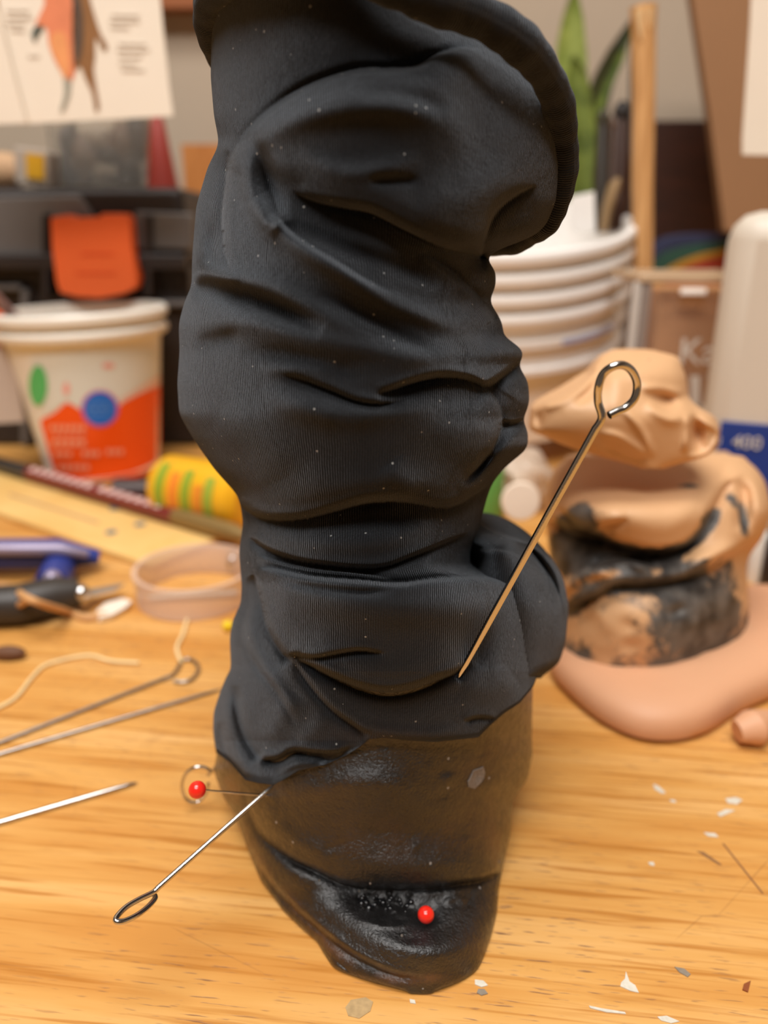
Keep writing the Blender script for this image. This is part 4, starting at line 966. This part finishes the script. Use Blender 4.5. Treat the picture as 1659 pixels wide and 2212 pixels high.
t = MB().box((P(1552,1030,.38).x, .385, P(1552,1012,.38).z/2+.0), (.022, .03, P(1552,985,.38).z)).build('small_carton', pmat('tan_small', '#c79c74', .7)); t.location.z += .0003
tagx(t, 'small tan carton standing before the blue label', 'carton')
MB().box((P(1546,1000,.368).x, .3695, P(1546,1006,.368).z), (.014,.001,.008)).build('carton_print', pmat('grey_print', '#c9c0b8', .6), t)
t = MB().lathe([(.0065,0),(.0068,.002),(.0066,.024),(.006,.026)], T(1634,1252,0), n=24).build('screw_top', M_white); tagx(t, 'white plastic cap standing at the right edge behind the sculpture', 'cap')
t = MB().lathe([(.010,0),(.012,.002),(.012,.03),(.010,.032)], T(1692,1275,0), n=24).build('black_bottle', M_blk); tagx(t, 'black cap at the right edge beside the white cap', 'cap')
# ------------------------------------------------------------------ buckets
BY = .66; bc = P(1098, 1000, BY); axb = Vector((-.06, -.20, 1)).normalized()
M_bk = pmat('white_bucket_plastic', '#f7f3ee', .4, var=.02)
HB = .108; RT, RB = .092, .080
M_lab = pmat('pale_blue_print', '#a9b3dc', .5)
topz = None
basep = Vector((P(1085,800,BY).x, BY, .034))
for k in range(4):
    o0 = basep + axb * (.0138 * k)
    bk = thing('white_bucket', o0, ['lowest white bucket of the tilted nested stack, with a faint blue print', 'second white bucket from the bottom of the nested stack', 'third white bucket from the bottom of the nested stack', 'topmost white bucket of the nested stack'][k], 'bucket', 'nested white buckets')
    hB = .108
    pr = [(RB-.002,0),(RB,.001)] + [(RB+(RT-RB)*z/hB, z) for z in np.linspace(.004, hB-.046, 8)]
    if k == 0: pr += [(RT-.001,hB-.046),(RT+.003,hB-.045),(RT+.003,hB-.041),(RT-.001,hB-.040),(RT-.001,hB-.026),(RT+.004,hB-.025),(RT+.004,hB-.020),(RT-.001,hB-.019)]
    pr += [(RT,hB-.010),(RT+.005,hB-.009),(RT+.0062,hB-.006),(RT+.0062,hB-.002),(RT+.005,hB),(RT+.002,hB+.0005),(RT-.0002,hB-.001),(RT-.0012,hB-.01),(RB-.0008,.0015),(.001,.0012)]
    MB().lathe(pr, o0, axb, 96, cap=False).build('bucket_body', M_bk, bk)
    if k == 0:
        qb = Vector((0,0,1)).rotation_difference(axb); V = []; Fc = []
        for i in range(17):
            a_ = math.radians(-72 + 34*i/16)
            for z in (hB-.0245, hB-.0205): V.append(o0 + qb @ Vector(((RT+.0045)*math.cos(a_), (RT+.0045)*math.sin(a_), z)))
        for i in range(16): Fc.append((2*i, 2*i+1, 2*i+3, 2*i+2))
        MB().add(V, Fc).build('faint_print', M_lab, bk)
btop = basep + axb * (.0138*3 + hB)
# things standing in the top bucket
def in_b(dx, dy): return basep + axb * (.0138*3 + .012) + Vector((dx, dy, 0))
YY = BY
t = MB().prism([P(1236,500,.60), P(1232,425,.60), P(1284,414,.60), P(1287,500,.60)], (0,.002,0)).build('white_strip', M_bk, bevel=.0005); tagx(t, 'white plastic strip sticking out of the top bucket', 'strip')
t = MB().tube([P(1303,500,.62), P(1312,450,.62), P(1328,400,.62), P(1336,386,.62)], [.0055,.0075,.0085,.004], 12, flat=.5).build('wooden_spatula', pmat('spatula_wood', '#8f734f', .6)); tagx(t, 'brown wooden spatula leaning in the top bucket', 'spatula')
for k, (a, b, a2, b2, r_, c_, lb) in enumerate([(1338,500,1342,250,.0085,'#3a1f10','dark brown brush handle standing in the bucket'),(1318,500,1326,270,.006,'#4b3322','thin brown brush handle left of the dark one in the bucket'),(1296,500,1302,260,.0065,'#2a2114','blackish brush handle beside the green leaves')]):
    t = thing('brush', P(a,b,.64), lb, 'brush')
    p0_, p1_ = P(a,b,.64), P(a2,b2,.66)
    MB().tube([p0_, p0_+(p1_-p0_)*.5, p1_], [r_*.8, r_, r_*.6], 12).build('handle', pmat('handle', c_, .4), t)
    MB().sphere(p1_, r_*.8, 8, (1,1,1.6)).build('tip', pmat('tip', ['#1f1712','#6b5648','#35301c'][k], .5), t)
# plant
pt = thing('snake_plant', P(1250,520,.70), 'green pointed leaves rising behind the white buckets', 'plant')
def leaf(pts, wid, mat, Y):
    c = crom(pts, 6); n = len(c); V = []; Fc = []; w = np.interp(np.linspace(0,1,n), np.linspace(0,1,len(wid)), wid)
    for i in range(n):
        p = P(c[i][0], c[i][1], Y); tx = c[min(i+1,n-1)] - c[max(i-1,0)]; tx = tx / max(1e-6, np.hypot(*tx)); nx = Vector((-tx[1], 0, -tx[0])) * -1
        ww = w[i] * Y / 1661
        for s_, dz in ((-1, 0), (-.5, .003), (0, .0045), (.5, .003), (1, 0)): V.append(p + Vector((nx.x*ww*s_, dz, nx.z*ww*s_)))
        for s_, dz in ((.5, .0045), (0, .006), (-.5, .0045)): V.append(p + Vector((nx.x*ww*s_, dz, nx.z*ww*s_)))
    for i in range(n-1):
        for k in range(8): Fc.append((i*8+k, i*8+(k+1) % 8, (i+1)*8+(k+1) % 8, (i+1)*8+k))
    Fc.append(tuple(range(8))); Fc.append(tuple((n-1)*8+k for k in range(8)))
    MB().add(V, Fc).build('leaf', mat, pt)
def leafmat(a, b):
    m, nt, N, bb = newmat('leaf_green'); L = nt.links; tc = N.new('ShaderNodeTexCoord').outputs['Object']
    L.new(ramp(N, L, noise(N, L, mapping(N, L, tc, sc=(1,1,2)), 28, 3), [(.35, lin(a)), (.65, lin(b))]), bb.inputs['Base Color']); bb.inputs['Roughness'].default_value = .45; return m
LG, LD, LK = leafmat('#77853a','#98a350'), leafmat('#4b5a22','#77853a'), leafmat('#2c2c16','#46482a')
leaf([(1235,560),(1240,400),(1235,250),(1234,120),(1238,40),(1242,-30)], [20,26,33,30,20,3], LG, .80)
leaf([(1270,560),(1262,400),(1262,280),(1248,170),(1240,120)], [18,22,22,20,3], LD, .79)
leaf([(1220,560),(1215,470),(1222,380),(1215,300)], [22,24,20,4], LD, .83)
leaf([(1284,480),(1286,300),(1296,200),(1330,120),(1368,40)], [14,20,22,18,4], LK, .83)
leaf([(1282,300),(1298,215),(1330,140),(1362,72)], [6,9,9,3], LD, .80)
t = MB().tube([P(1365,560,.73), P(1366,380,.74), P(1372,60,.80)], [.005,.005,.004], 8).build('dark_rod', pmat('dark_rod', '#1d130c', .5)); tagx(t, 'thin dark rod standing just left of the pale wooden stick', 'rod')
# bag and green thing
t = MB().lathe([(.015,0),(.016,.002),(.016,.040),(.013,.044)], T(1030,1125), n=28).build('green_jar', pmat('green_plastic', '#5f9a4c', .4)); tagx(t, 'small green jar partly hidden behind the right of the leg', 'jar')
bg = thing('crumpled_bag', T(1120,1140), 'crumpled clear bag holding a white disc before the buckets', 'bag')
m = MB(); m.sphere((0,0,0), 1, 14, (1,1,1)); V = []
pc = T(1120,1120,.0)
for x, y, z in m.v:
    k = 1 + .16*math.sin(5*x+3*z) * math.cos(6*y+2*x) + .1*math.sin(11*z+7*x)
    V.append((pc.x + x*.024*k, pc.y + .02 + y*.02*k, max(.0004, .020 + z*.022*k)))
m.v = V; m.build('bag_film', pmat('crinkled_film', '#d8c2ac', .3, alpha=.75, bump=.003, bscale=120), bg)
MB().lathe([(.0095,0),(.0102,.0008),(.0095,.0022)], P(1124,1082,.375), (0,-1,.15), 32).build('white_disc', pmat('white_disc', '#efdfcb', .5), bg)
# ------------------------------------------------------------------ the clay sculpture
sc2 = thing('clay_sculpture', T(1400,1470), 'tan clay sculpture smeared with black standing on a clay slab', 'sculpture')
fc = Field(1120, 940, 1700, 1520)
fc.step([(1180,1120),(1240,1150),(1300,1160),(1350,1180),(1420,1192),(1480,1180),(1520,1140),(1560,1060),(1590,1030)], -1, 8, 60, 120, 10, 40, .1, .2)
fc.step([(1200,1090),(1260,1140),(1330,1128),(1360,1120)], -1, 3, 24, 50, 4, 16)
fc.step([(1190,1330),(1260,1300),(1330,1265),(1400,1262),(1480,1250),(1560,1215),(1640,1160)], -1, 6, 40, 60, 7, 34, .1, .1)
fc.step([(1270,1240),(1300,1216),(1350,1206),(1420,1222)], +1, 3, 20, 40, 4, 14)
fc.ridge([(1200,1290),(1260,1240),(1330,1240)], 4, 14); fc.ridge([(1210,1330),(1280,1290),(1350,1262)], 3, 10); fc.ridge([(1560,1020),(1620,1050),(1650,1120),(1640,1180)], 5, 26)
fc.ridge([(1590,1030),(1610,1070),(1600,1150)], -6, 16); fc.ridge([(1480,1230),(1540,1200),(1600,1180)], 4, 18)
fc.dent(1340, 1090, 120, 60, 5); fc.dent(1400, 1360, 140, 80, 3)
for _ in range(40): fc.dent(rngb.uniform(1200, 1620), rngb.uniform(1200, 1460), rngb.uniform(12, 34), rngb.uniform(8, 22), rngb.uniform(-1.4, 1.4), rngb.uniform(-1, 1))
fc.blur(2)
fc.spot(1530,1350,90,120,.95); fc.spot(1300,1450,220,40,.5); fc.spot(1360,1340,220,100,.46); fc.spot(1240,1190,90,60,.95); fc.spot(1250,1110,50,30,.62); fc.spot(1380,1215,140,24,.6)
fc.line([(1190,1110),(1280,1170),(1350,1192),(1430,1196),(1500,1170),(1560,1090)], 1.0, 14); fc.line([(1560,1060),(1600,1100),(1610,1170)], .8, 16); fc.line([(1200,1340),(1300,1270),(1420,1264),(1540,1240)], .9, 14)
fc.spot(1495,1049,30,7,.75); fc.spot(1240,1000,16,6,.7,-.8); fc.spot(1540,1120,26,30,.6); fc.spot(1250,1400,60,30,.3)
rows = np.arange(988, 1482, 3.0)
relief('clay_body', rows, [(988,1230),(1010,1200),(1060,1180),(1120,1178),(1200,1190),(1300,1200),(1400,1200),(1440,1200),(1482,1215)],
       [(988,1600),(1005,1630),(1040,1654),(1100,1668),(1160,1650),(1200,1618),(1230,1612),(1320,1620),(1400,1606),(1440,1590),(1462,1540),(1482,1440)],
       [(988,.31),(1100,.270),(1200,.268),(1300,.262),(1400,.262),(1482,.264)], [(988,.32),(1100,.308),(1300,.302),(1440,.292),(1482,.275)], fc, M_clay, sc2, ncf=200, ncb=40, floor=.004, sm=4)
fl = Field(1120, 720, 1640, 1060)
fl.ridge([(1172,880),(1225,862),(1270,826),(1296,786)], 2.5, 10, .1, .1); fl.ridge([(1240,872),(1275,846),(1305,800)], -2.2, 10)
fl.dent(1163, 905, 9, 20, -3.5); fl.ridge([(1300,790),(1330,830),(1330,900)], 1.6, 22)
fl.ridge([(1290,935),(1340,945),(1400,985)], 1.8, 9); fl.ridge([(1345,880),(1385,930),(1412,990)], 2.2, 9); fl.ridge([(1300,960),(1350,985),(1400,1000)], -2.2, 10)
fl.dent(1438, 862, 26, 18, -6, .4); fl.ridge([(1380,835),(1430,842),(1476,852)], 2.4, 10); fl.ridge([(1395,870),(1440,905),(1478,905)], 1.8, 12)
fl.dent(1506, 935, 15, 34, -9, -.1); fl.ridge([(1484,890),(1487,930),(1478,980)], 3, 8); fl.ridge([(1500,902),(1546,925),(1550,950),(1530,980),(1480,992)], 3.5, 8); fl.dent(1370, 800, 60, 26, 1.5)
fl.blur(2); fl.spot(1402,777,7,5,.6); fl.spot(1422,783,7,5,.6)
relief('clay_crest', np.arange(757, 1014, 2.5), [(757,1330),(764,1300),(785,1285),(810,1270),(850,1205),(870,1165),(880,1148),(930,1142),(945,1180),(965,1225),(985,1290),(1000,1350),(1014,1400)],
       [(757,1390),(764,1460),(775,1468),(795,1475),(815,1482),(860,1488),(880,1510),(900,1545),(930,1556),(960,1552),(985,1530),(1000,1480),(1008,1440),(1014,1425)],
       [(757,.295),(800,.275),(900,.262),(1014,.268)], [(757,.30),(800,.298),(900,.29),(1014,.275)], fl, M_clay, sc2, ncf=190, ncb=30, sm=1, rnd=2, pw=.36, calm=False)
M_slab = pmat('smooth_tan_clay', '#d8a27c', .55, var=.06, vscale=30, bump=.0003, bscale=60, sss=.05)
ol = [(1188,1464),(1222,1508),(1290,1566),(1370,1604),(1450,1612),(1525,1594),(1600,1548),(1700,1500),(1790,1430),(1760,1330),(1640,1300),(1560,1330),(1450,1370),(1300,1400),(1200,1430)]
ring0 = [T(a,b,0) for a, b in [(c[0], c[1]) for c in crom(ol, 5, closed=True)]]; cen = sum(ring0, Vector()) / len(ring0)
cb = thing('clay_slab', cen, 'smooth tan clay slab lying under the smeared sculpture', 'clay')
V = []; Fc = []; n = len(ring0)
for s_, z in ((.93,.0003),(.985,.002),(1.0,.005),(.985,.009),(.95,.0115),(.88,.0135),(.75,.0150),(.4,.0155),(.02,.0155)):
    for p in ring0: V.append((cen.x + (p.x-cen.x)*s_, cen.y + (p.y-cen.y)*s_, z))
for i in range(8):
    for k in range(n): Fc.append((i*n+k, i*n+(k+1) % n, (i+1)*n+(k+1) % n, (i+1)*n+k))
Fc.append(tuple(range(n))[::-1]); Fc.append(tuple(8*n+k for k in range(n)))
MB().add(V, Fc).build('slab', M_slab, cb)
t = MB().tube([T(1592,1580,.006), T(1625,1572,.007), T(1660,1555,.006)], [.004,.0065,.004], 14).build('clay_crumb', M_slab); tagx(t, 'small tan clay crumb in front of the clay slab', 'clay')
